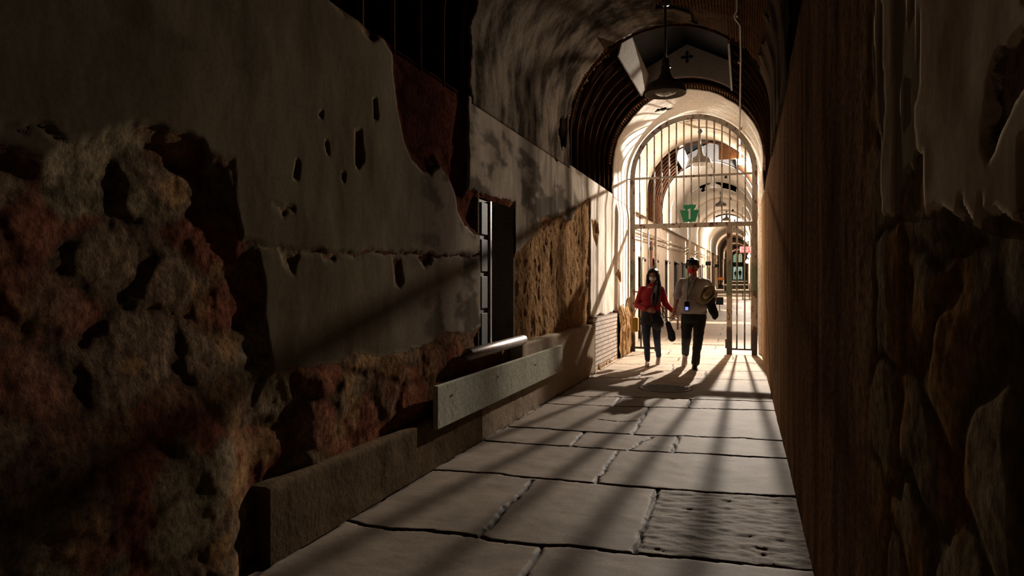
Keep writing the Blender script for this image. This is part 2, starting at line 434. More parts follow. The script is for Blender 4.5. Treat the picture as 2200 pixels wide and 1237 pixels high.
# in front of and behind the camera's view
T += [[(-3, 2.15), (-1, 1.9), (1, 1.75)], [(-3, 1.0), (1, .8)]]
ys = [.2]
while ys[-1] < 14.02: ys.append(ys[-1]+.0085+.0012*ys[-1])
ys = np.array(ys); ys[-1] = 14.02
xs = np.arange(-2.32, .46, .0135)
Yg, Xg = np.meshgrid(ys, xs, indexing='ij')
wob = (fbm(Xg*9, Yg*9, 3, 3)-.5)*.035
wx = Xg+wob; wy = Yg+(fbm(Xg*8+40, Yg*8, 8, 3)-.5)*.04
DJ = np.full(Xg.shape, 9.)
for p in T: DJ = np.minimum(DJ, segd(wx, wy, p))
for p in L: DJ = np.minimum(DJ, segd(wx, wy, p)+.002)
DJ = np.minimum(DJ, np.abs(wx-(-2.12))+.003)
wid = .004+.012*fbm(Xg*1.7, Yg*2.3, 31, 2)
Z = (fbm(Xg*1.3, Yg*1.3, 11, 3)-.5)*.014 + (fbm(Xg*7, Yg*7, 12, 4)-.5)*.006
Z -= .022*(1-sst(wid*.5, wid*1.25, DJ)) + .0015*(1-sst(.008, .04, DJ))
Z -= (Z.mean()+.0)
roughslab = sst(-.02, .03, sdpoly(Xg, Yg, c4([(1550, 492), (2040, 520), (2140, 790), (1460, 725)])))
Z += roughslab*(fbm(Xg*11, Yg*26, 44, 4)-.5)*.02
gx, gy = on_floor(1430, 834)
dg_ = np.hypot(Xg-gx, Yg-gy)
Z = np.where(dg_ < .335, -.05, Z)
sid = fbm(Xg*.8+3, Yg*1.1, 50, 1)
cb = np.stack([.31+.06*(sid-.5), .25+.05*(sid-.5), .195+.04*(sid-.5)], -1)
jm = (1-sst(wid*1.1, wid*2.0, DJ))[..., None]
cb = cb*(1-jm)+np.array([.05, .035, .025])*jm
gate_glow = sst(8.5, 11, Yg)[..., None]  # lamplight painted into the flagstones: paler by the gate, darker before it
cb = cb*(1-.22*sst(4.0, 5.5, Yg)[..., None]*(1-gate_glow)+.55*gate_glow)
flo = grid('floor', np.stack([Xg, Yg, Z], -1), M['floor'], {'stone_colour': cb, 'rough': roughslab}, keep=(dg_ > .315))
tag(flo, kind='structure')
fm = MB().add([(-2.7, Y0, 0), (.6, Y0, 0), (.6, 127, fz(127)), (-2.7, 127, fz(127))], [(0, 1, 2, 3)])
fm.add([(-2.7, -2, -.01), (.6, -2, -.01), (.6, .25, -.01), (-2.7, .25, -.01)], [(0, 1, 2, 3)])
tag(fm.build('floor', M['far_floor']), kind='structure')

# drain grate
t = empty('drain_grate', (gx, gy, 0), 'round cast iron drain grate sunk in the flagstones in front of the walking couple', 'drain grate')
MB().lathe([(.315, .004), (.33, .006), (.335, -.03), (.29, -.03), (.29, .002), (.315, .004)], n=48).build('rim', M['grate'], t)
g = MB()
for i in range(-5, 6):
    x = i*.053; h = math.sqrt(max(0, .292**2-x*x)); g.box((0, x, -.006), (2*h, .022, .012))
g.box((0, 0, -.012), (.02, .58, .012))
g.build('slats', M['grate'], t)
MB().lathe([(.0001, -.16), (.3, -.16), (.3, -.03)], n=32).build('shaft', M['hole'], t)
# slotted trench drain behind the gate
t = empty('trench_drain', (-.95, 15.35, fz(15.35)), 'slotted trench drain crossing the paving just behind the gate', 'drain')
MB().box((0, 0, -.004), (1.1, .16, .012)).build('frame', M['skirt'], t)
g = MB()
for i in range(13): g.box((-.5+i*.083, 0, .003), (.05, .10, .004), Matrix.Rotation(.5, 3, 'Z'))
g.build('slots', M['hole'], t)

# ------------------------------------------------------------------ left wall
PW = lambda pts, X: [on_wall(x, y, X) for x, y in pts]
P1 = PW([(0, 310), (30, 315), (60, 332), (100, 346), (128, 326), (150, 310), (180, 309), (215, 300), (250, 283), (290, 268), (340, 272), (365, 285), (400, 290), (435, 308), (450, 325), (500, 346),
         (505, 380), (508, 440), (518, 525), (545, 527), (555, 545), (565, 600), (568, 680), (575, 760), (583, 808), (605, 795), (630, 785), (660, 788), (700, 781), (728, 778), (760, 756), (800, 766), (850, 758),
         (905, 742), (940, 722), (965, 712), (1000, 718), (1036, 706), (1036, 500), (1028, 505), (1000, 483), (985, 460), (975, 410), (962, 380), (945, 352), (925, 370), (905, 360), (885, 340), (868, 300), (856, 230), (848, 160), (842, 108),
         (825, 85), (800, 84), (770, 50), (735, 25), (700, -8)], XL)
P1 += [(2.4, 3.4), (-2.5, 3.4), (-2.5, 2.0), (0., 2.2), (.6, 1.9), (1.2, 1.62)]
P2 = PW([(1006, -60), (1006, 408), (1032, 412), (1106, 432), (1106, 548), (1130, 524), (1150, 506), (1163, 490), (1160, 472), (1178, 464), (1192, 470), (1205, 460), (1216, 477), (1230, 473), (1236, 455), (1250, 440), (1262, 425), (1276, 426)], XL)
P2 += [(10.3, 3.5), (5.3, 3.5)]
P3 = [(10.2, .84), (10.5, .78), (10.9, .86), (11.3, .8), (11.8, .83), (12.3, .86), (12.35, .72), (12.6, .9), (13.0, .85), (13.3, 1.05), (14.2, 1.1), (14.2, 3.5), (10.2, 3.5)]
P3b = PW([(700, 20), (701, 20), (701, 21)], XL)
holes = [[(765, 280), (778, 283), (784, 345), (772, 362), (766, 350)], [(802, 210), (808, 212), (812, 250), (804, 255)], [(640, 345), (645, 350), (640, 380), (632, 380)],
         [(588, 432), (600, 436), (632, 446), (633, 455), (622, 453), (612, 462), (606, 446)], [(598, 535), (648, 538), (634, 588), (612, 578)], [(690, 542), (722, 545), (715, 556), (695, 555)],
         [(845, 552), (862, 560), (868, 608), (858, 620), (850, 612)], [(895, 550), (932, 548), (926, 568), (915, 576)], [(700, 300), (706, 302), (708, 325), (703, 322)],
         [(738, 372), (744, 375), (742, 392), (738, 388)], [(688, 245), (694, 245), (694, 256), (688, 252)],
         [(1188, 290), (1210, 285), (1212, 335), (1196, 346), (1187, 330)], [(1325, 575), (1331, 585), (1332, 606), (1326, 608), (1323, 590)], [(1273, 470), (1288, 476), (1290, 500), (1284, 530), (1277, 510)],
         [(990, 330), (985, 310), (995, 315)]]
crack = PW([(518, 525), (600, 537), (650, 538), (700, 542), (760, 547), (800, 540), (850, 545), (932, 549), (1030, 548)], XL)
crack2 = PW([(0, 275), (30, 278), (100, 268), (150, 310)], XL)
ys = [-2.2]
while ys[-1] < .8: ys.append(ys[-1]+.06)
while ys[-1] < 13.9: ys.append(ys[-1]+.0085+.0007*ys[-1])
ys = np.array(ys); zs = np.arange(0, 2.93, .0145); zs[-1] = 2.92
Yg, Zg = np.meshgrid(ys, zs, indexing='ij')
Yw = Yg+(fbm(Yg*7, Zg*7, 1, 3)-.5)*.05; Zw = Zg+(fbm(Yg*7+9, Zg*7, 2, 3)-.5)*.05
sd = np.maximum(np.maximum(sdpoly(Yw, Zw, P1), sdpoly(Yw, Zw, P2)), sdpoly(Yw, Zw, P3))
for h in holes: sd = np.minimum(sd, -sdpoly(Yw, Zw, PW(h, XL))+.004)
sd = np.minimum(sd, segd(Yw, Zw, crack)-.008); sd = np.minimum(sd, segd(Yw, Zw, crack2)-.003)
pm = sst(-.006, .016, sd)
f1, f2, cid = cells(Yg*2.6+.25*vn(Yg*6, Zg*6, 4), Zg*4.2+.3*vn(Yg*5, Zg*5, 5), 3)
f1b, f2b, cidb = cells(Yg*7, Zg*9, 13)
edge = sst(.0, .35, f2-f1)
stone = edge*(.5+.5*(1-f1))*(.35+.65*cid)
gr = fbm(Yg*12, Zg*12, 21, 5)-.5
bulg = fbm(Yg*1.1, Zg*1.4, 77, 3)-.5
near = 1-sst(4.2, 6.2, Yg)
ochre = sst(6.2, 6.8, Yg)
streak = fbm(Yg*9, Zg*1.8, 61, 5)-.5
low = (1-sst(.5, 1.2, Zg))*(1-sst(2.3, 2.75, Yg))
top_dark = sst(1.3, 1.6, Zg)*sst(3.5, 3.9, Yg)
nf = near*(1-.6*top_dark)+(1-near)*(1-.6*sst(6.2, 6.8, Yg))
rub = -.045+.014*stone*(near*(1-top_dark))+gr*.012*nf+(fbm(Yg*4, Zg*4, 71, 4)-.5)*.022*nf+bulg*.05+low*.10*(1-sst(2.6, 2.7, Yg))+low*.03+ochre*((fbm(Yg*5, Zg*1.5, 161, 5)-.5)*.028+(gr*.024)-.010*sst(.62, .74, fbm(Yg*3.2, Zg*.7, 163, 4)))
rub += (1-sst(.85, 1.2, Zg))*near*.06*sst(2.75, 3.2, Yg)*(1-sst(5.2, 5.6, Yg))
rub = rub*(.3+.7*sst(0, .10, -sd))
X = XL+pm*(1-sst(2.55, 2.85, Zg))*((fbm(Yg*1.2, Zg*1.2, 33, 3)-.5)*.025+(fbm(Yg*9, Zg*5, 34, 3)-.5)*.003)+(1-pm)*rub
X += (sst(10.1, 10.18, Yg)*(-.02)+sst(12.25, 12.32, Yg)*.05)*(1-sst(2.6, 2.9, Zg))
pc = np.zeros(Yg.shape+(3,)); rc = pc.copy()
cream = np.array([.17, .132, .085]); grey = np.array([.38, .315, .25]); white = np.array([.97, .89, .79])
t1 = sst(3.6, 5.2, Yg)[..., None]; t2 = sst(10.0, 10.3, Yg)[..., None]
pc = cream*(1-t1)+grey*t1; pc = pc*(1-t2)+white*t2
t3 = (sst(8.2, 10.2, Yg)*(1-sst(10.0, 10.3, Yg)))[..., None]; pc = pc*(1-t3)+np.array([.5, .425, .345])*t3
mould = sst(.50, .66, fbm(Yg*2.6, Zg*6, 91, 5))*(sst(4.0, 4.9, Yg)*(1-sst(9, 10.2, Yg))+.35*(1-sst(2.5, 3, Yg))*sst(1.9, 2.3, Zg))
pc = pc*(1-.6*np.clip(mould, 0, 1)[..., None])
drip = sst(.52, .62, fbm(Yg*10, Zg*1.2, 92, 4))*sst(6, 7, Yg)
pc = pc*(1-.28*drip[..., None])
ca = np.array([.20, .075, .045]); cb_ = np.array([.16, .105, .065]); cc = np.array([.27, .155, .075])
k1 = sst(.38, .6, .5*cid+.5*fbm(Yg*3, Zg*3, 201, 5))[..., None]; k2 = sst(.55, .7, .35*cidb+.65*fbm(Yg*4, Zg*4, 202, 5))[..., None]
rc = ca*(1-k1)+cb_*k1; rc = rc*(1-k2)+cc*k2
pl2 = sst(.55, .6, fbm(Yg*2.2, Zg*2.2, 66, 4))[..., None]*(1-sst(2.6, 3.4, Yg))[..., None]
rc = rc*(1-pl2)+np.array([.2, .15, .09])*pl2
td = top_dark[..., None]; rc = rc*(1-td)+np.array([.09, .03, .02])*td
rc *= (.6+.4*edge)[..., None]*near[..., None]+(1-near)[..., None]
oc = np.array([.29, .17, .085])*(1+1.1*(fbm(Yg*7, Zg*3, 165, 5)[..., None]-.5)); oc2 = ochre[..., None]
rc = rc*(1-oc2)+np.clip(oc, .03, 1)*oc2
keep = ~((Yg > 5.6) & (Yg < 6.56) & (Zg > .735) & (Zg < 2.1))
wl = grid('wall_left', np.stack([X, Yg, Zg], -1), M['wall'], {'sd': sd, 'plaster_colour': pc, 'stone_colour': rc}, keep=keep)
tag(wl, kind='structure')
# niche of the doorway in the wall
n = MB()
n.b2((-2.75, 5.57, .70), (-2.215, 5.60, 2.12)); n.b2((-2.75, 6.555, .70), (-2.22, 6.60, 2.12))
n.b2((-2.78, 5.57, .70), (-2.75, 6.6, 2.12)); n.b2((-2.75, 5.57, 2.10), (-2.24, 6.6, 2.14)); n.b2((-2.75, 5.57, .66), (-2.26, 6.6, .735))
tag(n.build('wall_left', plaster_mat('niche_plaster', (.16, .13, .10), (.06, .045, .035), .5)), kind='structure')
# shutter inside
t = empty('panelled_shutter', (-2.235, 5.615, .745), 'narrow dark panelled shutter standing open in the wall recess beside the metal roller', 'shutter')
sm = simple('shutter_paint', (.05, .05, .046), .7, 0, .35, 20, .2, spec=.15)
MB().b2((-.02, 0, 0), (.012, .26, 1.34)).build('leaf', sm, t)
for k in range(4): MB().b2((.012, .035, .04+k*.33), (.024, .195, .33+k*.33)).build('panel', sm, t, bev=.008)
MB().b2((-.03, .235, 0), (.034, .265, 1.345)).build('edge_strip', simple('edge_paint', (.5, .46, .42), .4, 0, .3, 20, .2), t, label='pale worn edge strip')
# metal roller lying on the recess sill
t = empty('metal_roller', (-2.14, 5.0, .755), 'worn steel roller lying along the sill of the wall recess', 'roller')
MB().tube([(0, .12, 0), (0, .16, .003), (0, 1.62, .012), (0, 1.66, .012)], [.03, .05, .05, .03], 20).build('cylinder', M['steel'], t, True)
MB().tube([(0, .06, 0), (0, .14, 0)], .018, 12).build('pin', M['grate'], t, True)
MB().tube([(0, 1.64, .012), (0, 1.72, .012)], .018, 12).build('pin', M['grate'], t, True)

# plinth
M['skirt_dark'] = plaster_mat('dark_plinth', (.15, .105, .065), (.08, .05, .03), .45, .9)  # darker plinth tone for the near length of wall
def rough_box(x0, x1, y0, y1, z0, z1, name, mat, seed=0, amp=.012):
    # front face and top as a fine worn surface
    ys = np.arange(y0, y1+.001, .03); s1 = np.arange(z0, z1, .025); nt_ = max(3, int((x1-x0)/.02))
    prof = [(x1, z) for z in s1]+[(x1-.012, z1-.004)]+[(x1-(x1-x0)*k/nt_, z1) for k in range(1, nt_+1)]
    P = np.zeros((len(ys), len(prof), 3))
    for j, (px, pz) in enumerate(prof):
        nn = (fbm(ys*6, np.full(ys.shape, (j*.2)), seed, 4)-.5)
        P[:, j, 0] = px+(nn*amp if j <= len(s1) else 0); P[:, j, 1] = ys
        P[:, j, 2] = pz+((fbm(ys*5, np.full(ys.shape, 3.), seed+5, 4)-.5)*amp*1.4 if j >= len(s1) else 0)
    o = grid(name, P, mat)
    e = MB()
    for y in (y0, ys[-1]): e.add([(x0, y, z0), (x1, y, z0), (x1, y, z1-.006), (x0, y, z1)], [(0, 1, 2, 3)])
    c = e.build('end_face', mat, o)
    return o
tag(rough_box(-2.30, -2.12, 2.68, 5.42, 0, .37, 'baseboard_left', M['skirt_dark'], 3), kind='structure')
tag(rough_box(-2.30, -2.125, 5.44, 6.56, 0, .42, 'baseboard_left', M['skirt'], 6), kind='structure')
tag(rough_box(-2.32, -2.13, 6.58, 10.16, 0, .735, 'baseboard_left', M['skirt'], 9), kind='structure')
# painted board fixed along it
t = empty('painted_board', (-2.10, 4.45, .29), 'long grey-green painted board fixed low along the left wall under the recess', 'board')
MB().b2((-.018, 0, 0), (.022, 3.55, .31)).build('plank', M['board'], t, bev=.004)
for y, z in ((.25, .21), (1.25, .22), (2.4, .2), (3.3, .12)): MB().tube([(.02, y, z), (.027, y, z)], .009, 10).build('screw', M['grate'], t)
# brick panel and broken pier foot
brk = MB().b2((-2.26, 10.17, 0), (-2.17, 12.28, .82))
tag(brk.build('wall_left', M['brick']), kind='structure')
def rubble_foot(y0, y1, x, top, seed):
    ys = np.arange(y0, y1, .02); zs = np.arange(0, top, .02); A, B = np.meshgrid(ys, zs, indexing='ij')
    st = fbm(A*14, B*5, seed, 4)-.5
    zc = np.minimum(B, top-.12+.2*vn(A*5, A*0, seed))
    P = np.stack([x+st*.09-.05*sst(top-.25, top, B), A, zc], -1)
    cc_ = np.array([.42, .27, .14])*(1+1.2*st[..., None])
    o = grid('wall_left', P, M['wall'], {'sd': np.full(A.shape, -1.), 'plaster_colour': cc_, 'stone_colour': cc_})
    tag(o, kind='structure')
rubble_foot(12.28, 13.55, -2.13, .98, 5)
rubble_foot(10.14, 12.3, -2.14, .16, 8)

# ------------------------------------------------------------------ right wall
ys = [-1.5]
while ys[-1] < .5: ys.append(ys[-1]+.05)
while ys[-1] < 13.9: ys.append(ys[-1]+max(.006, .0095*ys[-1]))
ys = np.array(ys); zs = np.concatenate([np.arange(0, .9, .014), np.arange(.9, 1.75, .006), np.arange(1.75, 2.92, .014), [2.92]])
Yg, Zg = np.meshgrid(ys, zs, indexing='ij')
Yw = Yg+(fbm(Yg*14, Zg*14, 1, 3)-.5)*.02; Zw = Zg+(fbm(Yg*14+9, Zg*14, 2, 3)-.5)*.02
PR = PW([(1878, -700), (1874, 0), (1874, 200), (1884, 300), (1890, 462), (1912, 464), (1950, 462), (1982, 466), (1990, 455), (2010, 450), (2050, 468), (2072, 455), (2092, 492), (2108, 462), (2140, 450), (2170, 468), (2198, 470), (2260, 480)], XR)
PR += [(.3, 1.36), (-1.5, 1.4), (-1.5, 3.2), (1.9, 3.2)]
sd = sdpoly(Yw, Zw, PR)
for h in ([(1932, 385), (1948, 362), (1960, 378), (1962, 330), (1980, 325), (1984, 462), (1918, 462), (1920, 430)], [(2140, 120), (2200, 60), (2202, 180), (2170, 220), (2150, 270), (2128, 340), (2112, 300), (2120, 200)], [(2195, 300), (2230, 300), (2230, 450), (2196, 440)]):
    sd = np.minimum(sd, -sdpoly(Yw, Zw, PW(h, XR)))
pm = sst(-.003, .006, sd)
f1, f2, cid = cells(Yg*3.+.3*vn(Yg*9, Zg*9, 4), Zg*4.2+.3*vn(Yg*8, Zg*8, 5), 31)
edge = sst(.02, .2, f2-f1)
gr = fbm(Yg*16, Zg*16, 21, 5)-.5; streak = fbm(Yg*8, Zg*1.3, 62, 5)-.5; bulg = fbm(Yg*1.6, Zg*2, 78, 3)-.5
nr = 1-sst(1.75, 2.1, Yg)
X = XR+(1-pm)*(.014-.009*edge*(1-f1)*nr-gr*.003-bulg*.010-streak*.003*(1-nr)+.002*nr)+pm*(fbm(Yg*3, Zg*3, 7, 3)-.5)*.01
X = X+.03*sst(2.2, 2.9, Zg)*0
peel = sst(.47, .5, fbm(Yg*9, Zg*2.4, 95, 4)-.10*(1-sst(1.55, 1.9, Zg)))[..., None]
X = X+pm*.004*peel[..., 0]
pc = np.array([.80, .64, .46])*(1-peel)+np.array([.36, .28, .18])*peel
og = sst(.5, .62, fbm(Yg*5, Zg*4, 97, 3))[..., None]
rc = np.array([.27, .20, .12])*(1-og)+np.array([.36, .20, .08])*og
rc = rc*(.5+.5*edge)[..., None]
vs = np.array([.26, .155, .09])*(1+1.4*streak[..., None])
rc = rc*nr[..., None]+vs*(1-nr)[..., None]
fr = sst(10.5, 12.5, Yg)[..., None]; rc = rc*(1-fr)+np.array([.35, .23, .13])*(1+1.0*streak[..., None])*fr
wr = grid('wall_right', np.stack([X, Yg, Zg], -1), M['wallR'], {'sd': sd, 'plaster_colour': pc, 'stone_colour': rc}, flip=True)
tag(wr, kind='structure')

# ------------------------------------------------------------------ vault
XC = (XL+XR)/2; R = (XR-XL)/2; ZS = 3.38
def prof(nA, r=R-.004, z0=2.87, dx=0.):
    pts = []
    xl, xr = XC-r, XC+r
    m = max(2, int((ZS-z0)/.03))
    pts += [(xl, z0+(ZS-z0)*k/m) for k in range(m)]
    pts += [(XC-r*math.cos(a), ZS+r*math.sin(a)) for a in np.linspace(0, PI, nA)]
    pts += [(xr, ZS-(ZS-z0)*k/m) for k in range(1, m+1)]
    return np.array(pts)
def ring(y0, y1, mat, holes=(), seed=0, rag0=.08, rag1=.08, dy=.022, nA=150, thick=.022, slope=0):
    pr = prof(nA); ys = np.arange(y0, y1+dy, dy)
    A, Bi = np.meshgrid(ys, np.arange(len(pr)), indexing='ij')
    s = np.concatenate([[0], np.cumsum(np.hypot(*np.diff(pr, axis=0).T))]); Sg = s[Bi]; Ln = s[-1]
    e0 = y0+rag0*(fbm(Sg*6, Sg*0+1, seed, 4))*1.6; e1 = y1-rag1*(fbm(Sg*6, Sg*0+5, seed+3, 4))*1.6
    Xv = pr[Bi, 0]; Zv = pr[Bi, 1]+(np.clip(A-Y0, 0, None)*SL if slope else 0)
    b_ = ((fbm(A*1.5, Sg*1.5, seed+9, 4)-.5)*.035+(fbm(A*8, Sg*8, seed+11, 3)-.5)*.005)*sst(.0, .3, np.minimum(Sg, Ln-Sg))
    nx = XC-Xv; nz = np.where(Zv > ZS, ZS-Zv, 0); ln = np.hypot(nx, nz)+1e-9
    keep = (A >= e0) & (A <= e1)
    for hp in holes:
        keep &= ~(sdpoly(A+(fbm(A*6, Sg*6, 4, 3)-.5)*.2, Sg+(fbm(A*6, Sg*6, 14, 3)-.5)*.2, hp) > 0)
    P = np.stack([Xv+nx/ln*b_, A, Zv+nz/ln*b_], -1)
    o = grid('ceiling', P, mat, keep=keep)
    m = o.modifiers.new('thick', 'SOLIDIFY'); m.thickness = thick; m.offset = -1
    tag(o, kind='structure'); return o
def laths(parent, y0, y1, a0, a1, r, w=.03, gap=.011, rag=.12, sl=0, p=1., z0=None):
    g = MB(); n = int((a1-a0)*r/(w+gap))
    for i in range(n):
        if random.random() > p: continue
        a = a0+(a1-a0)*i/n
        c = (XC-r*math.cos(a), (y0+y1)/2, ZS+r*math.sin(a)+sl*((y0+y1)/2-Y0))
        q0 = y0+random.random()*rag; q1 = y1-random.random()*rag
        rot = Matrix.Rotation(a-PI/2, 3, 'Y') 
        g.box((c[0], (q0+q1)/2, c[2]), (w, q1-q0, .006), Matrix.Rotation(-(PI/2-a), 3, 'Y'))
    o = g.build('laths', M['lath'], parent); return o
def rib(parent, y, r, w=.015, dep=.035, sl=0., z0=2.88, n=56, cut=None, mat=None):
    pts = []
    for rr in (r, r+dep):
        for k in range(n+1):
            a = PI*k/n; pts.append((XC-rr*math.cos(a), ZS+rr*math.sin(a)))
    g = MB(); dz = sl*(y-Y0)
    V = []; Fc = []
    ring_ = [(XC-r, z0)]+pts[:n+1]+[(XC+r, z0)]; out = [(XC-r-dep, z0)]+pts[n+1:]+[(XC+r+dep, z0)]
    m = len(ring_)
    for yy in (y-w/2, y+w/2):
        V += [(x, yy, z+dz) for x, z in ring_]; V += [(x, yy, z+dz) for x, z in out]
    for k in range(m-1):
        if cut and ring_[k][1] > ZS+.5 and cut[0] < (ring_[k][0]+ring_[k+1][0])/2 < cut[1]: continue
        Fc += [(k, k+1, m+k+1, m+k), (2*m+k, 3*m+k, 3*m+k+1, 2*m+k+1), (k, 2*m+k, 2*m+k+1, k+1), (m+k, m+k+1, 3*m+k+1, 3*m+k)]
    g.add(V, Fc); return g.build('rib', mat or M['rib'], parent)
def roof(y0, y1, sl=0, skip=None, r=R+.27):
    g = MB(); n = 40
    pts = [(XC-r, 2.9)]+[(XC-r*math.cos(PI*k/n), ZS+r*math.sin(PI*k/n)) for k in range(n+1)]+[(XC+r, 2.9)]
    segs = [(y0, y1, False)] if not skip else [(y0, skip[0], False), (skip[0], skip[1], True), (skip[1], y1, False)]
    for a, b, hole in segs:
        for k in range(len(pts)-1):
            xm = (pts[k][0]+pts[k+1][0])/2
            if hole and pts[k][1] > ZS+.6 and skip[2] < xm < skip[3]: continue
            g.add([(pts[k][0], a, pts[k][1]+sl*(a-Y0)), (pts[k+1][0], a, pts[k+1][1]+sl*(a-Y0)), (pts[k+1][0], b, pts[k+1][1]+sl*(b-Y0)), (pts[k][0], b, pts[k][1]+sl*(b-Y0))], [(0, 1, 2, 3)])
    for xx, x2 in ((XC-r, XL-.02), (XC+r, XR+.02)):     # wall-head ledge
        g.add([(xx, y0, 2.9+sl*(y0-Y0)), (x2, y0, 2.9+sl*(y0-Y0)), (x2, y1, 2.9+sl*(y1-Y0)), (xx, y1, 2.9+sl*(y1-Y0))], [(0, 1, 2, 3)])
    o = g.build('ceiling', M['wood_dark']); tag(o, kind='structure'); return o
sA = R*PI+2*(ZS-2.90)  # total arc length
sc_ = (ZS-2.90)
# stripped bay over the camera
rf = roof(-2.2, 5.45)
for k in range(19): rib(rf, -1.9+k*.4, R+.03)
# plastered bay
sTop = sc_+R*PI/2
h1 = [(6.6, sTop+.28), (8.05, sTop+.25), (8.0, sTop+.02), (8.25, sTop+.0), (8.3, sTop+.28), (8.85, sTop+.45), (8.95, sTop+1.4), (6.4, sTop+1.5)]
h2 = [(6.7, sTop-.32), (7.7, sTop-.12), (7.95, sTop+.02), (7.6, sTop+.08), (6.6, sTop-.1)]
h3 = [(7.78, sTop-.05), (7.92, sTop+.45), (7.85, sTop+.45), (7.68, sTop-.05)]
h4 = [(8.35, sc_-.30), (8.62, sc_-.20), (8.66, sc_+.12), (8.4, sc_+.1), (8.3, sc_-.1)]
v1 = ring(5.27, 8.84, M['vault'], [h1, h2, h3, h4], 3, .10, .07, .014, 250)
laths(v1, 5.3, 8.93, .1, PI-.1, R+.03)
laths(v1, 8.7, 9.12, .35, .95, R+.03, rag=.15)
roof(5.45, 8.85)
# stripped bay with skylight
rf = roof(8.85, 11.9, skip=(9.0, 11.2, -1.6, -.18))
for k in range(8): rib(rf, 8.97+k*.385, R+.015, cut=(-1.62, -.17) if 0 < k < 6 else None)
# white bay by the gate
v2 = ring(11.86, 13.95, M['vault_white'], [[(12.5, sTop-.62), (12.75, sTop-.5), (12.95, sTop-.36), (12.9, sTop-.30), (12.7, sTop-.42), (12.5, sTop-.5)]], 12, .08, 0, .014, 250)
laths(v2, 11.66, 12.05, .05, 2.9, R+.03, .026, .02, .12)
roof(11.9, 14.0)
# beyond the gate
XL2 = -2.35
M['vault_dimmed'] = plaster_mat('dimmed_vault_plaster', (.33, .275, .215), (.22, .18, .13), .42)  # white vault plaster darkened in colour to hold back the lamp's glare
ring(13.95, 16.5, M['vault_dimmed'], [], 22, 0, .1, .04, 90, slope=1)
rf = roof(13.95, 19.9, SL, skip=(17.0, 19.4, -1.6, -.18))
for k in range(9): rib(rf, 16.5+k*.39, R+.015, sl=SL, cut=(-1.62, -.17) if 1 < k < 8 else None)
v4 = ring(19.75, 24.4, M['vault_white'], [], 27, .08, .02, .05, 90, slope=1)
laths(v4, 19.5, 19.95, .05, 1.4, R+.03, .026, .02, .12, sl=SL)
roof(19.9, 26.5, SL)
def oh(y0, y1): return [(y0, sTop-.5), (y1, sTop-.5), (y1, sTop+.7), (y0, sTop+.7)]
yy = 24.4
v5 = ring(24.42, 60, M['vault_white'], [oh(24.3, 26.3), oh(38, 39.)], 31, 0, 0, .12, 60, slope=1)
roof(26.5, 60, SL)
ring(60.02, 126.5, M['far_wall'], [oh(68, 70), oh(76, 78), oh(84, 86), oh(93, 95)], 35, 0, 0, .4, 40, slope=1)
roof(60, 126.5, SL)
# transverse arches that stand proud of the far vault
for y in (29.5, 35.5, 42, 48.5, 56, 65, 75, 87, 100):
    rib(v5, y, R-.05, w=.35, dep=.06, sl=SL, z0=.3, mat=M['far_wall'])

# skylight shafts
M['shaded_board'] = plaster_mat('shaded_white_board', (.10, .10, .105), (.07, .07, .07), .4, .7)  # white board darkened in colour, in place of shade on the gable
def shaft(y0, y1, dz, label, cross=True):
    t = empty('skylight_shaft', (XC+.05, y0, 4.35+dz), label, 'skylight shaft', None)
    x0, x1 = -.665, .695; Ln = y1-y0
    MB().add([(x0-.01, 0, .0), (x0+.1, 0, .40), (x0+.1, Ln, .36), (x0-.01, Ln, .04), (x0-.03, 0, .0), (x0+.08, 0, .40), (x0+.08, Ln, .36), (x0-.03, Ln, .04)],
             [(0, 1, 2, 3), (4, 7, 6, 5), (0, 4, 5, 1), (3, 2, 6, 7), (0, 3, 7, 4), (1, 5, 6, 2)]).build('side_board', M['white_board'], t)
    MB().b2((x1, 0, .0), (x1+.025, Ln, .50)).build('side_board', M['white_board'], t)
    # gable end with arched foot
    bot = []
    for k in range(17):
        x = x0+(x1-x0)*k/16; bot.append((x, .02+math.sqrt(max(.0, (R+.02)**2-(x+.05)**2))-R+.25))
    poly = bot+[(x1, .46), (.03, .80), (x0, .46)]
    MB().prism(poly, 'y', Ln, Ln+.02).build('gable_panel', M['white_board'] if cross else M['shaded_board'], t)
    if cross:
        g = MB()
        for a in range(4):
            dx, dz_ = math.cos(a*PI/2)*.055, math.sin(a*PI/2)*.055
            g.tube([(.03+dx, Ln-.004, .60+dz_), (.03+dx, Ln+.001, .60+dz_)], .028, 12)
            g.tube([(.03+dx*1.5, Ln-.004, .60+dz_*1.5), (.03+dx*1.5, Ln+.001, .60+dz_*1.5)], .017, 10)
        g.tube([(.03, Ln-.004, .6), (.03, Ln+.001, .6)], .03, 12)
        g.build('cross_vent', M['hole'], t)
    # sloping panes above, black with night
    g = MB(); 
    g.add([(x0-.1, 0, .44), (.03, 0, .84), (.03, Ln, .84), (x0-.1, Ln, .44)], [(0, 1, 2, 3)]); g.add([(x1+.1, 0, .44), (.03, 0, .84), (.03, Ln, .84), (x1+.1, Ln, .44)], [(0, 1, 2, 3)])
    g.build('roof_panes', M['black'], t)
    return t
shaft(9.0, 11.2, 0, 'white boarded skylight shaft with a cross cut in its gable, nearest over the corridor')
shaft(17.1, 19.4, .07, 'white boarded skylight shaft lit by the bare bulb beyond the gate', False)
t = empty('plywood_sheet', (-.30, 16.95, 4.29), 'brown plywood sheet fixed across the skylight shaft beside the bare bulb', 'plywood sheet')
MB().box((0, 0, .2), (.58, .02, .40), Matrix.Rotation(.05, 3, 'Z')).build('sheet', M['plywood'], t)
MB().box((0, .02, .36), (.58, .03, .04)).build('batten', M['lath'], t)

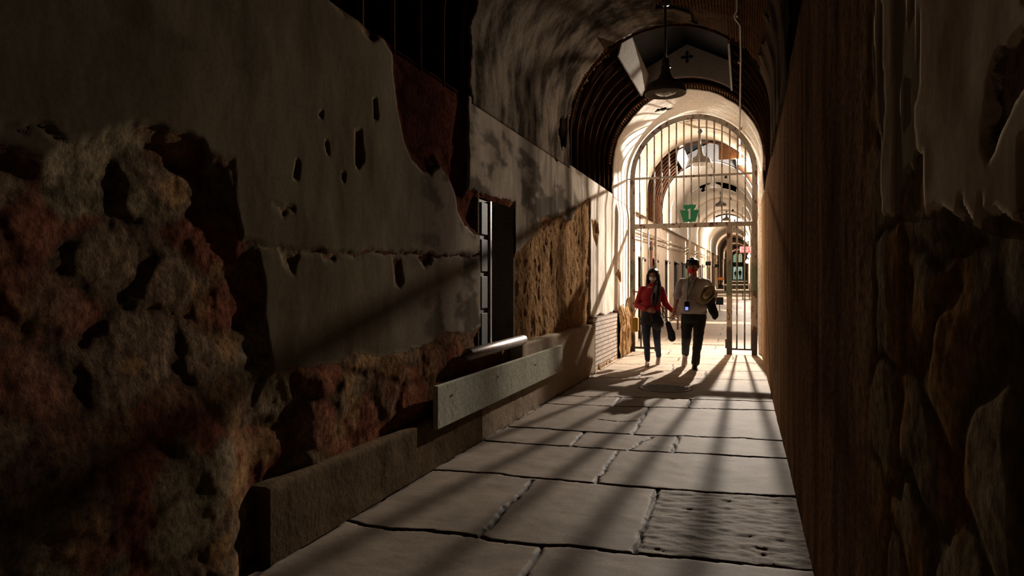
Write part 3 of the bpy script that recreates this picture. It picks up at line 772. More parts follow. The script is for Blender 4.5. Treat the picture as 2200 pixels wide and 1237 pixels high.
# ------------------------------------------------------------------ cell-block walls beyond the gate
doors = [(15.6, 16.25), (18.1, 18.8), (21.1, 21.85), (23.9, 24.9), (26.6, 27.5), (29.8, 30.7), (33, 34), (36.5, 37.5), (40, 41), (44, 45), (48, 49), (52, 53), (56, 57)]
def cell_wall(x, side, y0, y1, ops, dz=1.9, name='wall_left'):
    g = MB(); out = -1 if side < 0 else 1
    def q(a, b, za, zb):   # a sheared quad of the wall face
        g.add([(x, a, za+fz(a)), (x, b, za+fz(b)), (x, b, zb+fz(b)), (x, a, zb+fz(a))], [(0, 1, 2, 3)])
    c = y0; k = MB()
    for a, b in ops:
        q(c, a, 0, 2.95); q(a, b, dz, 2.95)
        xo = x+out*.55
        for yy_ in (a, b): k.add([(x, yy_, fz(yy_)), (xo, yy_, fz(yy_)), (xo, yy_, dz+fz(yy_)), (x, yy_, dz+fz(yy_))], [(0, 1, 2, 3)])  # jambs coloured dark to stand for the shade in the doorways
        k.add([(x, a, dz+fz(a)), (xo, a, dz+fz(a)), (xo, b, dz+fz(b)), (x, b, dz+fz(b))], [(0, 1, 2, 3)])
        c = b
    q(c, y1, 0, 2.95)
    o = g.build(name, M['far_wall']); tag(o, kind='structure')
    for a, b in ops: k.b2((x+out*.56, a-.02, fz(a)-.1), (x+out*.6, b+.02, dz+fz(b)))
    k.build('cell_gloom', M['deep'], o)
    return o
cell_wall(XL2+.06, -1, 13.95, 127, doors)
cell_wall(XR+.02, 1, 13.95, 127, [(17, 17.8), (20, 20.9), (23.5, 24.4), (27, 28), (31, 32), (35, 36), (40, 41), (46, 47), (52, 53)], name='wall_right')
# short returns closing the step at the gate
r_ = MB(); r_.b2((-2.4, 13.85, 0), (-2.13, 14.0, 3.5)); r_.b2((.25, 13.85, 0), (.5, 14.0, 3.5))
tag(r_.build('wall_gate', M['vault_white']), kind='structure')
# leaning door leaves
xw = XL2+.06
for i, (a, b) in enumerate(doors[:10]):
    if i in (0, 1, 2, 5, 8): continue
    z = fz(a)
    t = bpy.data.objects.new('door_%d' % (i+1), None); COL.objects.link(t); t.location = (xw+.01, b+.02, z); tag(t, kind='structure')
    wd = .62; ang = math.radians(5)
    Rm = Matrix.Rotation(-ang, 3, 'Z')
    m = M['door_green'] if i in (4, 6) else M['door_wood']
    MB().box(Rm @ Vector((.03, wd/2, .95)), (.06, wd, 1.86), Rm).build('door_leaf', m, t)
    MB().box(Rm @ Vector((.075, wd/2, .95)), (.02, wd*.7, .10), Rm).build('door_rail', M['grate'], t)
    MB().tube([Rm @ Vector((.07, wd-.1, 1.82)), Rm @ Vector((.16, wd-.1, 1.82))], .03, 8).build('door_track_wheel', M['grate'], t)
for i, (a, b) in enumerate(doors):
    t = empty('door_track', (xw, a, fz(a)+1.9), ['nearest', 'second', 'third', 'fourth', 'fifth', 'sixth', 'seventh', 'eighth', 'ninth', 'tenth', 'eleventh', 'twelfth', 'farthest'][i]+' short iron track over a cell doorway beyond the gate', 'track', 'iron tracks over the cell doorways')
    MB().b2((.0, -.03, 0), (.05, (b-a)*1.1, .035)).build('track_bar', M['grate'], t)
    MB().tube([(.05, (b-a)*1.0, -.03), (.09, (b-a)*1.0, -.03)], .035, 10).build('wheel', M['grate'], t)
# pipes on the cell wall
def wall_pipe(z, label, r=.02):
    t = empty('wall_pipe', (xw+.07, 14.0, z), label, 'pipe')
    MB().tube([(0, 0, 0), (0, 28, 28*SL), (0, 70, 70*SL)], r, 8).build('pipe_run', M['pipe'], t, True)
    for k in range(24):
        y = .5+k*1.9; MB().b2((-.07, y, y*SL-.03), (.025, y+.03, y*SL+.03)).build('bracket', M['pipe'], t)
    return t
wall_pipe(2.50, 'upper pale pipe running along the left cell wall beyond the gate')
wall_pipe(2.36, 'lower pale pipe running along the left cell wall beyond the gate', .016)
t = empty('pipe_drops', (xw+.05, 14, 0), 'rusty vertical pipe coming down the cell wall beside the first cell doorways', 'pipe')
MB().tube([(0, 3.1+.4, 2.5), (0, 3.5, .6)], .03, 8).build('pipe_run', simple('rusty_pipe', (.2, .06, .03), .7, 0, .5, 10, .4), t, True)
for k in range(3): MB().tube([(0, 3.5, 1.0+k*.6), (0, 3.5, 1.08+k*.6)], .04, 8).build('coupling', M['grate'], t)

# far end wall
EY = 126.5; ez = fz(EY)
e = MB()
e.b2((-2.7, EY, ez-.2), (-1.95, EY+.3, ez+2.2)); e.b2((-.35, EY, ez-.2), (.7, EY+.3, ez+2.2)); e.b2((-2.7, EY, ez+2.2), (.7, EY+.3, ez+5.2))
tag(e.build('wall_end', simple('end_wall_render', (.22, .16, .10), .8, 0, .2, 3, .2)), kind='structure')
dd = bpy.data.objects.new('door_20', None); COL.objects.link(dd); dd.location = (-1.15, EY, ez); tag(dd, kind='structure')
MB().b2((-.8, .2, 0), (.8, .22, 2.2)).build('lit_doorway', emit('lit_hall', (.55, .72, .58), .13), dd)
for x in (-.8, 0, .8): MB().b2((x-.04, .05, 0), (x+.04, .15, 2.2)).build('door_post', M['black'], dd)
for i, x in enumerate((-1.6, -.75)):
    wdw = bpy.data.objects.new('window_%d' % (i+1), None); COL.objects.link(wdw); wdw.location = (x, EY-.02, ez+3.0); tag(wdw, kind='structure')
    ar = [(-.32, 0), (.32, 0), (.32, 1.1)]+[(.32*math.cos(a), 1.1+.4*math.sin(a)) for a in np.linspace(.2, PI-.2, 8)]+[(-.32, 1.1)]
    MB().prism(ar, 'y', -.02, 0).build('window_pane', emit('green_pane', (.45, .7, .45) if i == 0 else (.8, .75, .45), .12), wdw)
    g = MB()
    for z in (.0, .37, .74, 1.1): g.b2((-.34, -.06, z-.02), (.34, -.02, z+.02))
    for xx in (-.33, 0, .33): g.b2((xx-.02, -.06, 0), (xx+.02, -.02, 1.4))
    g.build('window_frame', M['black'], wdw)

# ------------------------------------------------------------------ iron gate
GY = 13.6; GX = -.965; GR = 1.19; GZ = 3.42
gt = empty('iron_gate', (GX, GY, 0), 'tall arched iron bar gate standing open across the corridor behind the couple', 'gate')
def gx_(x): return x-GX
g = MB(); n = 48; w_, dp = .10, .05
for (r0, r1) in ((GR-w_, GR),):
    pin = [(-r1+.0, 0)]
    inner = [(-(r0), .0)]+[(-r0*math.cos(PI*k/n), GZ+r0*math.sin(PI*k/n)) for k in range(n+1)]+[(r0, .0)]
    outer = [(-(r1), .0)]+[(-r1*math.cos(PI*k/n), GZ+r1*math.sin(PI*k/n)) for k in range(n+1)]+[(r1, .0)]
    m = len(inner); V = []
    for y in (-dp/2, dp/2): V += [(x, y, z) for x, z in inner]; V += [(x, y, z) for x, z in outer]
    Fc = []
    for k in range(m-1): Fc += [(k, k+1, m+k+1, m+k), (2*m+k, 3*m+k, 3*m+k+1, 2*m+k+1), (k, 2*m+k, 2*m+k+1, k+1), (m+k, m+k+1, 3*m+k+1, 3*m+k)]
    g.add(V, Fc)
g.build('arch_frame', M['gate'], gt, bev=.004)
MB().b2((-GR+.09, -.03, 2.43), (GR-.09, .03, 2.52)).build('crossbar', M['gate'], gt, bev=.005)
MB().b2((-GR+.02, -.012, 3.40), (GR-.02, .012, 3.44)).build('upper_rail', M['gate'], gt)
for k in range(17):
    x = gx_(-2.107)+k*.141; h = GZ+math.sqrt(max(0, (GR-.06)**2-x*x)) if abs(x) < GR-.06 else GZ
    MB().tube([(x, 0, 2.5), (x, 0, h)], .0145, 8).build('bar', M['gate'], gt, True)
# left leaf
t = empty('gate_leaf', (gx_(-2.07), 0, 0), parent=gt)
for x in (0, .13, .27): MB().tube([(x, 0, .1), (x, 0, 2.44)], .014, 8).build('bar', M['gate'], t, True)
MB().b2((.395, -.025, .02), (.435, .025, 2.44)).build('stile', M['gate'], t, bev=.004)
MB().b2((-.02, -.015, .06), (.43, .015, .10)).build('bottom_rail', M['gate'], t)
MB().b2((-.09, -.012, 1.17), (.12, .012, 1.20)).build('middle_rail', M['gate'], t)
# right leaf
t = empty('gate_leaf', (gx_(-.275), 0, 0), parent=gt)
g = MB().b2((-.05, -.03, .0), (.05, .03, 2.44)); g.b2((-.075, -.035, .12), (.03, .035, .30)); g.b2((.03, -.02, .10), (.12, .02, .13))
g.build('stile', M['gate'], t, bev=.006)
for x in (.135, .275, .40): MB().tube([(x, 0, .1), (x, 0, 2.44)], .015, 8).build('bar', M['gate'], t, True)
MB().b2((.04, -.015, .09), (.45, .015, .12)).build('bottom_rail', M['gate'], t)
MB().b2((.04, -.012, 1.19), (.45, .012, 1.215)).build('middle_rail', M['gate'], t)
MB().b2((.42, -.03, .0), (.485, .03, 2.44)).build('hinge_post', M['gate'], t, bev=.006)
# brace running back from the frame to the wall
MB().tube([(-GR, 0, 3.42), (-GR-.05, -.35, 3.36)], .012, 8).build('brace', M['gate'], gt)

# keystone sign
ksx = -.965; 
kx = [(-.115, -.165), (.115, -.165), (.185, .065), (.08, .065), (.115, .105), (.13, .165), (-.13, .165), (-.115, .105), (-.08, .065), (-.185, .065)]
# sign centre from the photo: just left of the middle bar
sx_ = -1.01
t = empty('keystone_sign', (sx_, GY-.045, 2.70), 'green keystone shaped sign with a white number 1 on the gate crossbar', 'sign')
kk = [(x*.98, z) for x, z in kx]
MB().prism(kk, 'y', -.008, .008).build('plate', M['green'], t, bev=.003)
MB().prism([(-.028, -.10), (.022, -.10), (.022, .09), (-.006, .09), (-.032, .062), (-.032, .044), (-.008, .054), (-.008, -.10)][:0]+[(-.016, -.11), (.02, -.11), (.02, .09), (-.004, .09), (-.034, .066), (-.034, .045), (-.016, .052)], 'y', -.014, -.008).build('numeral', M['number'], t)
for x in (-.12, .12): MB().tube([(x, -.012, .03), (x, -.008, .03)], .008, 8).build('screw', M['grate'], t)
MB().tube([(0, 0, .16), (.07, .03, .19)], .006, 6).build('wire', M['grate'], t)

# ------------------------------------------------------------------ pendant lamps
def pendant(x, y, zb, top, label, scale=1.):
    t = empty('pendant_lamp', (x, y, zb), label, 'lamp', 'pendant shades along the vault')
    k = scale
    o = MB().lathe([(.05*k, .30*k), (.055*k, .24*k), (.075*k, .20*k), (.085*k, .17*k), (.20*k, .115*k), (.225*k, .06*k), (.235*k, .0), (.228*k, .002), (.215*k, .055*k), (.19*k, .10*k), (.07*k, .155*k), (.04*k, .20*k)], n=40).build('shade', M['shade'], t, True)
    MB().lathe([(.225*k, .004), (.212*k, .053*k), (.188*k, .096*k), (.068*k, .15*k), (.001, .155*k)], n=40).build('reflector', M['shade_in'], t, True)
    MB().lathe([(.001, -.02*k), (.06*k, -.014*k), (.11*k, .004*k), (.14*k, .03*k), (.14*k, .05*k)], n=32).build('lens', M['glass'], t, True)
    MB().lathe([(.001, .42*k), (.03*k, .41*k), (.045*k, .37*k), (.04*k, .33*k), (.06*k, .30*k), (.001, .29*k)], n=24).build('cap', M['shade'], t, True)
    MB().tube([(0, 0, .40*k), (0, 0, top-zb-.05)], .014, 10).build('rod', M['shade'], t, True)
    MB().lathe([(.001, top-zb-.10), (.04, top-zb-.095), (.055, top-zb-.05), (.035, top-zb-.01), (.05, top-zb)], n=20).build('canopy', M['shade'], t, True)
    return t
pendant(-.86, 7.94, 3.50, 4.60, 'dark pendant lamp with domed shade hanging nearest, in front of the skylight shaft')
pendant(-.90, 15.0, 3.88, 4.62, 'pendant lamp with domed shade seen through the gate bars left of the bare bulb')
pendant(-.86, 20.2, 4.02, 4.73, 'white lit pendant lamp, second one beyond the gate')
pendant(-.87, 27.3, 4.33, 4.88, 'pendant lamp, third one beyond the gate', .9)
pendant(-.87, 36., 4.55, 5.05, 'pendant lamp, farthest one seen over the keystone sign', .9)

# ------------------------------------------------------------------ conduit and bare bulb
LX, LY, LZ = -.10, 17.2, 4.24
t = empty('conduit_pipe', (-.08, 4.0, 4.2), 'galvanised conduit running under the right side of the vault toward the bare bulb', 'conduit')
MB().tube([(0, 0, .0), (0, 3.55, 0), (-.03, 3.62, -.02), (-.02, 3.72, -.02), (.03, 3.95, -.01), (.03, 5., -.02), (-.0, 8.3, -.02), (-.02, 9.6, -.05), (-.02, 13.0, .06)], .013, 8).build('tube', M['conduit'], t, True)
for y in (2.2, 3.6, 5.2, 7.4, 9.2): MB().tube([(.01 if y > 3.7 else 0, y, -.01), (.01 if y > 3.7 else 0, y+.06, -.01)], .022, 10).build('coupling', M['conduit'], t, True)
MB().b2((-.05, 10.6, -.06), (.04, 10.7, .03)).build('junction_box', M['conduit'], t, bev=.006)
t = empty('conduit_branch', (XC, 14.55, 3.38), 'thin conduit bent around the vault behind the gate from pendant to junction box', 'conduit')
MB().tube([((R-.06)*math.cos(a), 0, (R-.06)*math.sin(a)) for a in np.linspace(.62, PI/2+.05, 16)], .012, 8).build('tube', M['conduit'], t, True)

def bulb(x, y, z, st, r, label, holder=True):
    t = empty('bare_bulb', (x, y, z), label, 'light bulb')
    MB().ball((0, 0, 0), r, None, 24, 16).build('globe', emit('lit_bulb_%d' % int(y), BULB, st), t, True)
    MB().tube([(0, 0, r*.8), (0, 0, r+.10)], .022, 12).build('socket', M['shade_in'], t, True)
    if holder: MB().tube([(0, 0, r+.09), (0, -.06, .16+r)], .01, 8).build('stem', M['conduit'], t, True)
    return t
tb = bulb(LX, LY, LZ, 340, .075, 'glaring bare bulb high on the right, nearest beyond the gate')
tb.location.z += .02
# the reflector lamp it sits in throws its beam down the corridor towards the entrance
l = bpy.data.lights.new('beam', 'SPOT'); l.energy = 1350; l.color = BULB; l.spot_size = math.radians(130); l.spot_blend = 1.; l.shadow_soft_size = .035
o = bpy.data.objects.new('spot_beam', l); COL.objects.link(o); o.location = (LX, LY-.08, LZ)
o.rotation_euler = (Vector((-.8, 8.9, 0))-Vector((LX, LY, LZ))).to_track_quat('-Z', 'Y').to_euler()
def at(px, py, d):
    u = (px-1100)/F*d; return (u*CT-d*ST, u*ST+d*CT, CH-(py-HZ)/F*d)
p = at(1603, 513, 39); bulb(*p, 150, .14, 'bare bulb farther down the corridor, above the exit sign', False)
p = at(1609, 550, 29); bulb(*p, 60, .06, 'upper of the two small low bulbs by the right wall, below the exit sign', False)
p = at(1605, 562, 40); bulb(*p, 60, .09, 'lower of the two small low bulbs by the right wall, below the exit sign', False)
l = bpy.data.lights.new('beam', 'SPOT'); l.energy = 260; l.color = BULB; l.spot_size = math.radians(150); l.spot_blend = 1.; l.shadow_soft_size = .035  # extra spot added behind the bulb to brighten the vault beyond
o = bpy.data.objects.new('spot_beam', l); COL.objects.link(o); o.location = (LX, LY+.09, LZ); o.rotation_euler = (PI/2, 0, 0.)
# narrow-beam down lights added to paint the bright bands across the far floor
for i, (y, P) in enumerate(((21.9, 900), (28.7, 900), (34.5, 700), (41.5, 1100), (48, 800), (59, 1600), (80, 1600), (105, 2500))):
    t = empty('added_spotlight', (-.55, y, 4.42+fz(y)), ['small black added spotlight just past the bare bulb', 'second small added spotlight past the bare bulb', 'third small added spotlight past the bare bulb', 'fourth small added spotlight past the bare bulb', 'fifth small added spotlight past the bare bulb', 'sixth small added spotlight past the bare bulb', 'seventh small added spotlight, near the corridor end', 'farthest small added spotlight, by the end wall'][i], 'spotlight', 'added spotlights along the far vault')
    MB().lathe([(.001, .10), (.04, .10), (.045, .0), (.038, .0), (.034, .07), (.001, .08)], n=16).build('housing', M['black'], t, True)
    MB().tube([(0, 0, .10), (0, 0, .2)], .01, 8).build('stem', M['black'], t)
    l = bpy.data.lights.new('spot', 'SPOT'); l.energy = P*.7; l.color = (1, .83, .66); l.spot_size = math.radians(140); l.spot_blend = .12; l.shadow_soft_size = .02
    o = bpy.data.objects.new('spot_beam', l); COL.objects.link(o); o.parent = t; o.location = (0, 0, -.01); o.scale = (1, (.035 if i < 2 else .07), 1)

# ------------------------------------------------------------------ things in the cell block
def text(name, s, size, mat, parent, loc, rot, ext=.002):
    c = bpy.data.curves.new(name, 'FONT'); c.body = s; c.size = size; c.extrude = ext; c.align_x = 'CENTER'; c.align_y = 'CENTER'
    o = bpy.data.objects.new('t', c); COL.objects.link(o)
    dg = bpy.context.evaluated_depsgraph_get(); dg.update()
    me = bpy.data.meshes.new_from_object(o.evaluated_get(dg)); bpy.data.objects.remove(o)
    me.materials.clear(); o = link(name, me, mat, parent); o.location = loc; o.rotation_euler = rot; return o
p = at(1602, 536, 25)
t = empty('exit_sign', p, 'lit red exit sign hanging beyond the gate under the second bulb', 'exit sign', rz=.12)
MB().box((0, 0, 0), (.42, .05, .24)).build('sign_box', emit('exit_red', (1., .22, .18), .2), t, bev=.006)
text('lettering', 'EXIT', .21, emit('exit_letters', (1, .75, .65), .28), t, (0, -.028, 0), (PI/2, 0, 0))
MB().tube([(-.12, 0, .12), (-.12, 0, 1.55)], .006, 6).build('hanger', M['grate'], t); MB().tube([(.12, 0, .12), (.12, 0, 1.5)], .006, 6).build('hanger', M['grate'], t)
def hang_sign(px, py, d, label):
    p = at(px, py, d)
    t = empty('hanging_sign', p, label, 'sign', 'black signs hanging off the left cell wall')
    MB().box((0, 0, 0), (.31, .02, .23)).build('board', M['black'], t)
    MB().tube([(-.18, 0, .13), (.16, 0, .13)], .01, 6).build('arm', M['grate'], t)
hang_sign(1521.5, 566, 39, 'nearer black square sign jutting from the left cell wall')
hang_sign(1540, 571, 50, 'farther black square sign jutting from the left cell wall')
def stand_sign(px, py, label, h=.55):
    # solve the point on the climbing floor
    for _ in range(1):
        k = (py-HZ)/F; c = ((px-1100)/F)*ST+CT
        d = (CH+Y0*SL)/(k+SL*c); u = (px-1100)/F*d
    x, y = u*CT-d*ST, u*ST+d*CT
    t = empty('standing_sign', (x, y, fz(y)), label, 'sign', 'small black signs on posts on the floor')
    MB().box((0, 0, h-.16), (.29, .02, .30)).build('board', M['black'], t)
    MB().tube([(0, .01, .01), (0, .01, h-.2)], .014, 8).build('post', M['black'], t)
    MB().lathe([(.001, 0), (.11, 0), (.10, .012), (.001, .014)], n=20).build('foot', M['black'], t)
stand_sign(1546, 667.5, 'small black sign on a short post standing on the floor beyond the gate')
stand_sign(1561, 635, 'farther small black sign on a post, half hidden by the gate stile', .6)
t = empty('display_stand', (-1.98, 62, fz(62)), 'small orange topped display stand far down by the left wall', 'stand')
MB().b2((-.3, -.2, .75), (.3, .2, 1.0)).build('box_top', simple('orange_paint', (.6, .2, .04), .6), t, bev=.02)
for x in (-.27, .27):
    for y in (-.17, .17): MB().b2((x-.025, y-.025, 0), (x+.025, y+.025, .75)).build('leg', M['shade_in'], t)
t = empty('slatted_bench', (.08, 40, fz(40)), 'white slatted bench by the right wall seen through the gate leaf', 'bench')
for k in range(3): MB().b2((-.22+k*.15, -.6, .42), (-.1+k*.15, .6, .45)).build('slat', M['shade_in'], t)
for k in range(2): MB().b2((.17, -.6, .6+k*.15), (.2, .6, .7+k*.15)).build('slat', M['shade_in'], t)
for y in (-.5, .5): MB().b2((-.2, y-.03, 0), (-.15, y+.03, .42)).build('leg', M['grate'], t); MB().b2((.15, y-.03, 0), (.19, y+.03, .85)).build('leg', M['grate'], t)
t = empty('wooden_barrier', (-1.72, 19.0, fz(19)), 'low wooden barrier rail in front of a cell doorway behind the couple', 'barrier')
for x, y in ((0, 0), (-.5, .9)): MB().b2((x-.025, y-.025, 0), (x+.025, y+.025, .62)).build('post', M['lath'], t)
MB().tube([(0, 0, .55), (-.5, .9, .55)], .02, 8).build('rail', M['lath'], t); MB().tube([(0, 0, .3), (-.5, .9, .3)], .015, 8).build('rail', M['lath'], t)

# ------------------------------------------------------------------ people
def hand(b, wr, d, nrm, side, curl=.5, k=1.):
    """palm and five separate fingers; d = direction the fingers start in, nrm = palm facing, side = towards the thumb"""
    d = Vector(d).normalized(); nrm = Vector(nrm); nrm = (nrm-d*nrm.dot(d)).normalized(); s = d.cross(nrm)
    if s.dot(Vector(side)) < 0: s = -s
    wr = Vector(wr); c = wr+d*.05*k
    Rm = Matrix((s, d, nrm)).transposed()
    b.ball(c, (.040*k, .052*k, .015*k), Rm, 16, 10)
    for i, (o, ln) in enumerate(((.030, .070), (.010, .080), (-.010, .074), (-.030, .056))):
        p = wr+d*.088*k+s*o*k; dr = d.copy(); a = curl*(.8+.1*i)
        rr = .0082*k
        for j, f in enumerate((.45, .32, .23)):
            dr = (dr*math.cos(a*(.6+.3*j))+nrm*math.sin(a*(.6+.3*j))).normalized()
            q = p+dr*ln*k*f; b.cap(p, q, rr, rr*.92, 8); p = q; rr *= .92
    p = wr+d*.03*k+s*.03*k; dr = (d*.6+s*.7+nrm*.3).normalized()
    for f in (.035, .03, .022):
        q = p+dr*f*k; b.cap(p, q, .010*k, .009*k, 8); p = q; dr = (dr+d*.35-s*.25+nrm*.25).normalized()
def face(b, c, k=1.):
    c = Vector(c)
    b.ball(c+Vector((0, .012, .018))*k, (.074*k, .092*k, .085*k)); b.ball(c+Vector((0, -.018, -.042))*k, (.058*k, .066*k, .066*k))
    b.cap(c+Vector((0, -.085, .008))*k, c+Vector((0, -.105, -.022))*k, .008*k, .014*k, 8)          # nose
    b.cap(c+Vector((-.04, -.078, .03))*k, c+Vector((.04, -.078, .03))*k, .010*k, .010*k, 8)       # brow
    for s in (-1, 1): b.ball(c+Vector((s*.076, .01, -.005))*k, (.010*k, .018*k, .03*k)); b.ball(c+Vector((s*.03, -.07, -.02))*k, (.02*k, .02*k, .014*k))
    b.cap(c+Vector((-.018, -.083, -.052))*k, c+Vector((.018, -.083, -.052))*k, .007*k, .007*k, 8)   # lips
    b.ball(c+Vector((0, -.07, -.088))*k, (.022*k, .018*k, .016*k))                                  # chin
def eyes(parent, c, k=1.):
    for s in (-1, 1):
        MB().ball(Vector(c)+Vector((s*.030, -.070, .006))*k, .0125*k, None, 12, 8).build('eye', M['eye'], parent, True)
        MB().ball(Vector(c)+Vector((s*.030, -.0795, .006))*k, .0055*k, None, 10, 6).build('iris', M['hair'], parent, True)
# --- man
MX, MY = -.765, 11.16
man = empty('person', (MX, MY, 0), 'person in pale shirt and dark trousers with red face mask, walking on the right', 'person', 'walking couple')
hc = (-.02, -.02, 1.600)
b = MB(); face(b, hc, 1.0)
b.limb([(-.015, .03, 1.56), (-.005, .02, 1.40)], [.055, .062])
b.limb([(0, .02, 1.36), (0, .02, 1.15), (0, .0, .95)], [.10, .12, .13])
b.limb([(-.17, .02, 1.37), (.17, .02, 1.37)], [.055, .055])
b.limb([(-.19, .02, 1.36), (-.255, .04, 1.09), (-.305, -.02, .875)], [.05, .042, .028])
hand(b, (-.305, -.02, .88), (-.05, -.05, -1), (-.9, .2, 0), (0, -1, 0), .75)
b.limb([(.19, .02, 1.36), (.31, .06, 1.10), (.16, -.17, 1.06)], [.05, .042, .028])
hand(b, (.17, -.16, 1.06), (-.8, -.55, .05), (.2, -.2, 1), (0, -.3, 1), .55)
b.limb([(.08, .0, .88), (.06, -.06, .48), (.02, -.02, .09)], [.075, .05, .035]); b.limb([(-.08, .02, .88), (-.11, .06, .48), (-.16, .36, .16)], [.075, .05, .035])
b.cap((.02, -.02, .06), (.01, -.14, .035), .035, .028); b.cap((-.16, .36, .13), (-.165, .30, .04), .033, .026)
b.fuse('body', M['skin'], man, .006, 4)
eyes(man, hc)
h = MB().ball((-.02, .005, 1.668), (.104, .110, .078)); h.ball((-.02, .045, 1.61), (.096, .08, .10)); h.limb([(-.105, -.03, 1.66), (-.112, .0, 1.60)], [.026, .02]); h.limb([(.065, -.03, 1.66), (.072, .0, 1.60)], [.026, .02])
for i in range(26):
    a = random.uniform(0, 2*PI); e_ = random.uniform(.05, 1.2); r = .088
    c = Vector((-.02+r*math.cos(a)*math.cos(e_), .01+r*1.1*math.sin(a)*math.cos(e_), 1.66+.08*math.sin(e_)))
    h.ball(c, random.uniform(.018, .03))
for x, q in ((-.09, -.065), (-.065, -.085), (-.04, -.097), (-.012, -.10), (.015, -.095), (.04, -.08)): h.cap((x, -.055, 1.70), (x+.008, q-.002, 1.636+.008*math.sin(x*90)), .026, .010)
h.fuse('hair', M['hair'], man, .007, 3, disp=.01)
k = MB().ball((-.02, -.058, 1.548), (.064, .060, .055)); k.cap((-.02, -.10, 1.585), (-.02, -.118, 1.545), .016, .024)
k.fuse('face_mask', M['maskred'], man, .006, 3, label='red cloth face mask')
for s in (-1, 1): MB().tube([(-.02+s*.06, -.06, 1.56), (-.02+s*.08, .0, 1.595)], .003, 6).build('mask_loop', M['maskred'], man)
# shirt
s_ = MB()
s_.limb([(-.15, .02, 1.36), (.15, .02, 1.36)], [.075, .075])
s_.ball((0, .01, 1.26), (.205, .13, .17)); s_.ball((.0, -.01, 1.08), (.20, .15, .18)); s_.ball((.0, -.045, .99), (.215, .165, .14))
s_.lathe([(.001, 1.0), (.195, 1.0), (.20, .93), (.205, .865), (.001, .865)], n=28, M=Matrix.Diagonal((1.02, .72, 1)))
s_.limb([(-.19, .02, 1.35), (-.235, .03, 1.20), (-.25, .035, 1.165)], [.078, .074, .076])
s_.limb([(.19, .02, 1.35), (.26, .045, 1.20), (.285, .05, 1.17)], [.078, .076, .078])
s_.cap((-.055, -.01, 1.425), (.045, -.01, 1.425), .045, .045)
s_.fuse('shirt', M['shirt'], man, .009, 5, disp=.022)
MB().tube([(-.075, .01, 1.43), (-.05, -.06, 1.44), (-.01, -.11, 1.38)], [.012, .014, .006], 8).build('collar', M['shirt'], man, True)
MB().tube([(.07, .01, 1.43), (.045, -.06, 1.44), (-.005, -.11, 1.38)], [.012, .014, .006], 8).build('collar', M['shirt'], man, True)
# trousers
p_ = MB()
p_.lathe([(.001, .93), (.17, .93), (.185, .88), (.19, .80), (.17, .74), (.001, .72)], n=28, M=Matrix.Diagonal((1.05, .75, 1)))
p_.limb([(.095, -.0, .82), (.075, -.07, .50), (.045, -.03, .24), (.03, -.01, .10)], [.105, .082, .066, .068])
p_.limb([(-.095, .01, .82), (-.115, .04, .50), (-.14, .20, .32), (-.155, .34, .20)], [.105, .080, .064, .062])
p_.fuse('trousers', M['trouser'], man, .009, 4, disp=.018)
MB().lathe([(.175, .885), (.183, .885), (.183, .91), (.175, .91)], n=32, M=Matrix.Diagonal((1.05, .75, 1)), closed=True).build('belt', M['black'], man)
def shoe(parent, c, ang, pitch, mat, ln=.27, w=.05, name='shoe'):
    s = MB(); Rm = Matrix.Rotation(ang, 3, 'Z') @ Matrix.Rotation(pitch, 3, 'X'); c = Vector(c)
    P = lambda x, y, z: c+Rm @ Vector((x, y, z))
    s.cap(P(0, .05, .045), P(0, -.12, .035), w*.85, w*.75); s.cap(P(0, -.10, .032), P(0, -.165, .026), w*.8, w*.55); s.cap(P(0, .05, .03), P(0, .06, .09), w*.8, w*.85)
    s.ball(P(0, -.05, .012), (w*.95, ln*.5, .016), Rm)
    return s.fuse(name, mat, parent, .006, 3)
shoe(man, (.02, -.03, .0), .05, 0, M['black']); shoe(man, (-.16, .34, .075), -.1, .75, M['shoe'])
# lanyard
t = empty('lanyard', (MX, MY, 0), 'green lanyard with a glowing blue screen device hanging on the pale shirt', 'lanyard')
MB().tube([(-.075, .02, 1.455), (-.072, -.05, 1.44), (-.075, -.125, 1.30), (-.085, -.165, 1.14), (-.087, -.19, 1.06)], .007, 6).build('strap', M['strap'], t)
MB().tube([(.065, .02, 1.455), (.06, -.05, 1.44), (.0, -.135, 1.30), (-.07, -.165, 1.14), (-.087, -.19, 1.06)], .007, 6).build('strap', M['strap'], t)
MB().box((-.09, -.205, .99), (.07, .018, .15)).build('device', M['black'], t, bev=.006)
MB().box((-.09, -.216, .955), (.045, .004, .052)).build('screen', emit('blue_screen', (.22, .30, 1.), .28), t, label='lit blue screen')
# hat held under the arm
t = empty('brimmed_hat', (MX+.215, MY-.285, 1.17), 'cream brimmed hat held under the arm of the person in the pale shirt', 'hat')
Rh = Matrix.Rotation(.62, 3, 'Y') @ Matrix.Rotation(1.15, 3, 'X')
br_ = MB(); nn = 40; V = []; Fc = []
for j, (r, z) in enumerate(((.075, .0), (.10, .0), (.13, .004), (.16, .012))):
    for i in range(nn):
        a = 2*PI*i/nn; w = .10*(j/3)*max(0, math.cos(2*a))
        V.append(Rh @ Vector((r*math.cos(a)*(.85-.07*j), r*1.06*math.sin(a), z+w)))
Fc = [(j*nn+i, j*nn+(i+1) % nn, (j+1)*nn+(i+1) % nn, (j+1)*nn+i) for j in range(3) for i in range(nn)]
o = br_.add(V, Fc).build('brim', M['hat'], t, True); m_ = o.modifiers.new('s', 'SOLIDIFY'); m_.thickness = .006
cr_ = MB().lathe([(.001, .085), (.03, .08), (.06, .10), (.078, .09), (.088, .045), (.092, .0)], n=36, M=Rh @ Matrix.Diagonal((.68, 1.0, 1)))
o = cr_.build('crown', M['hat'], t, True); m_ = o.modifiers.new('s', 'SOLIDIFY'); m_.thickness = .005
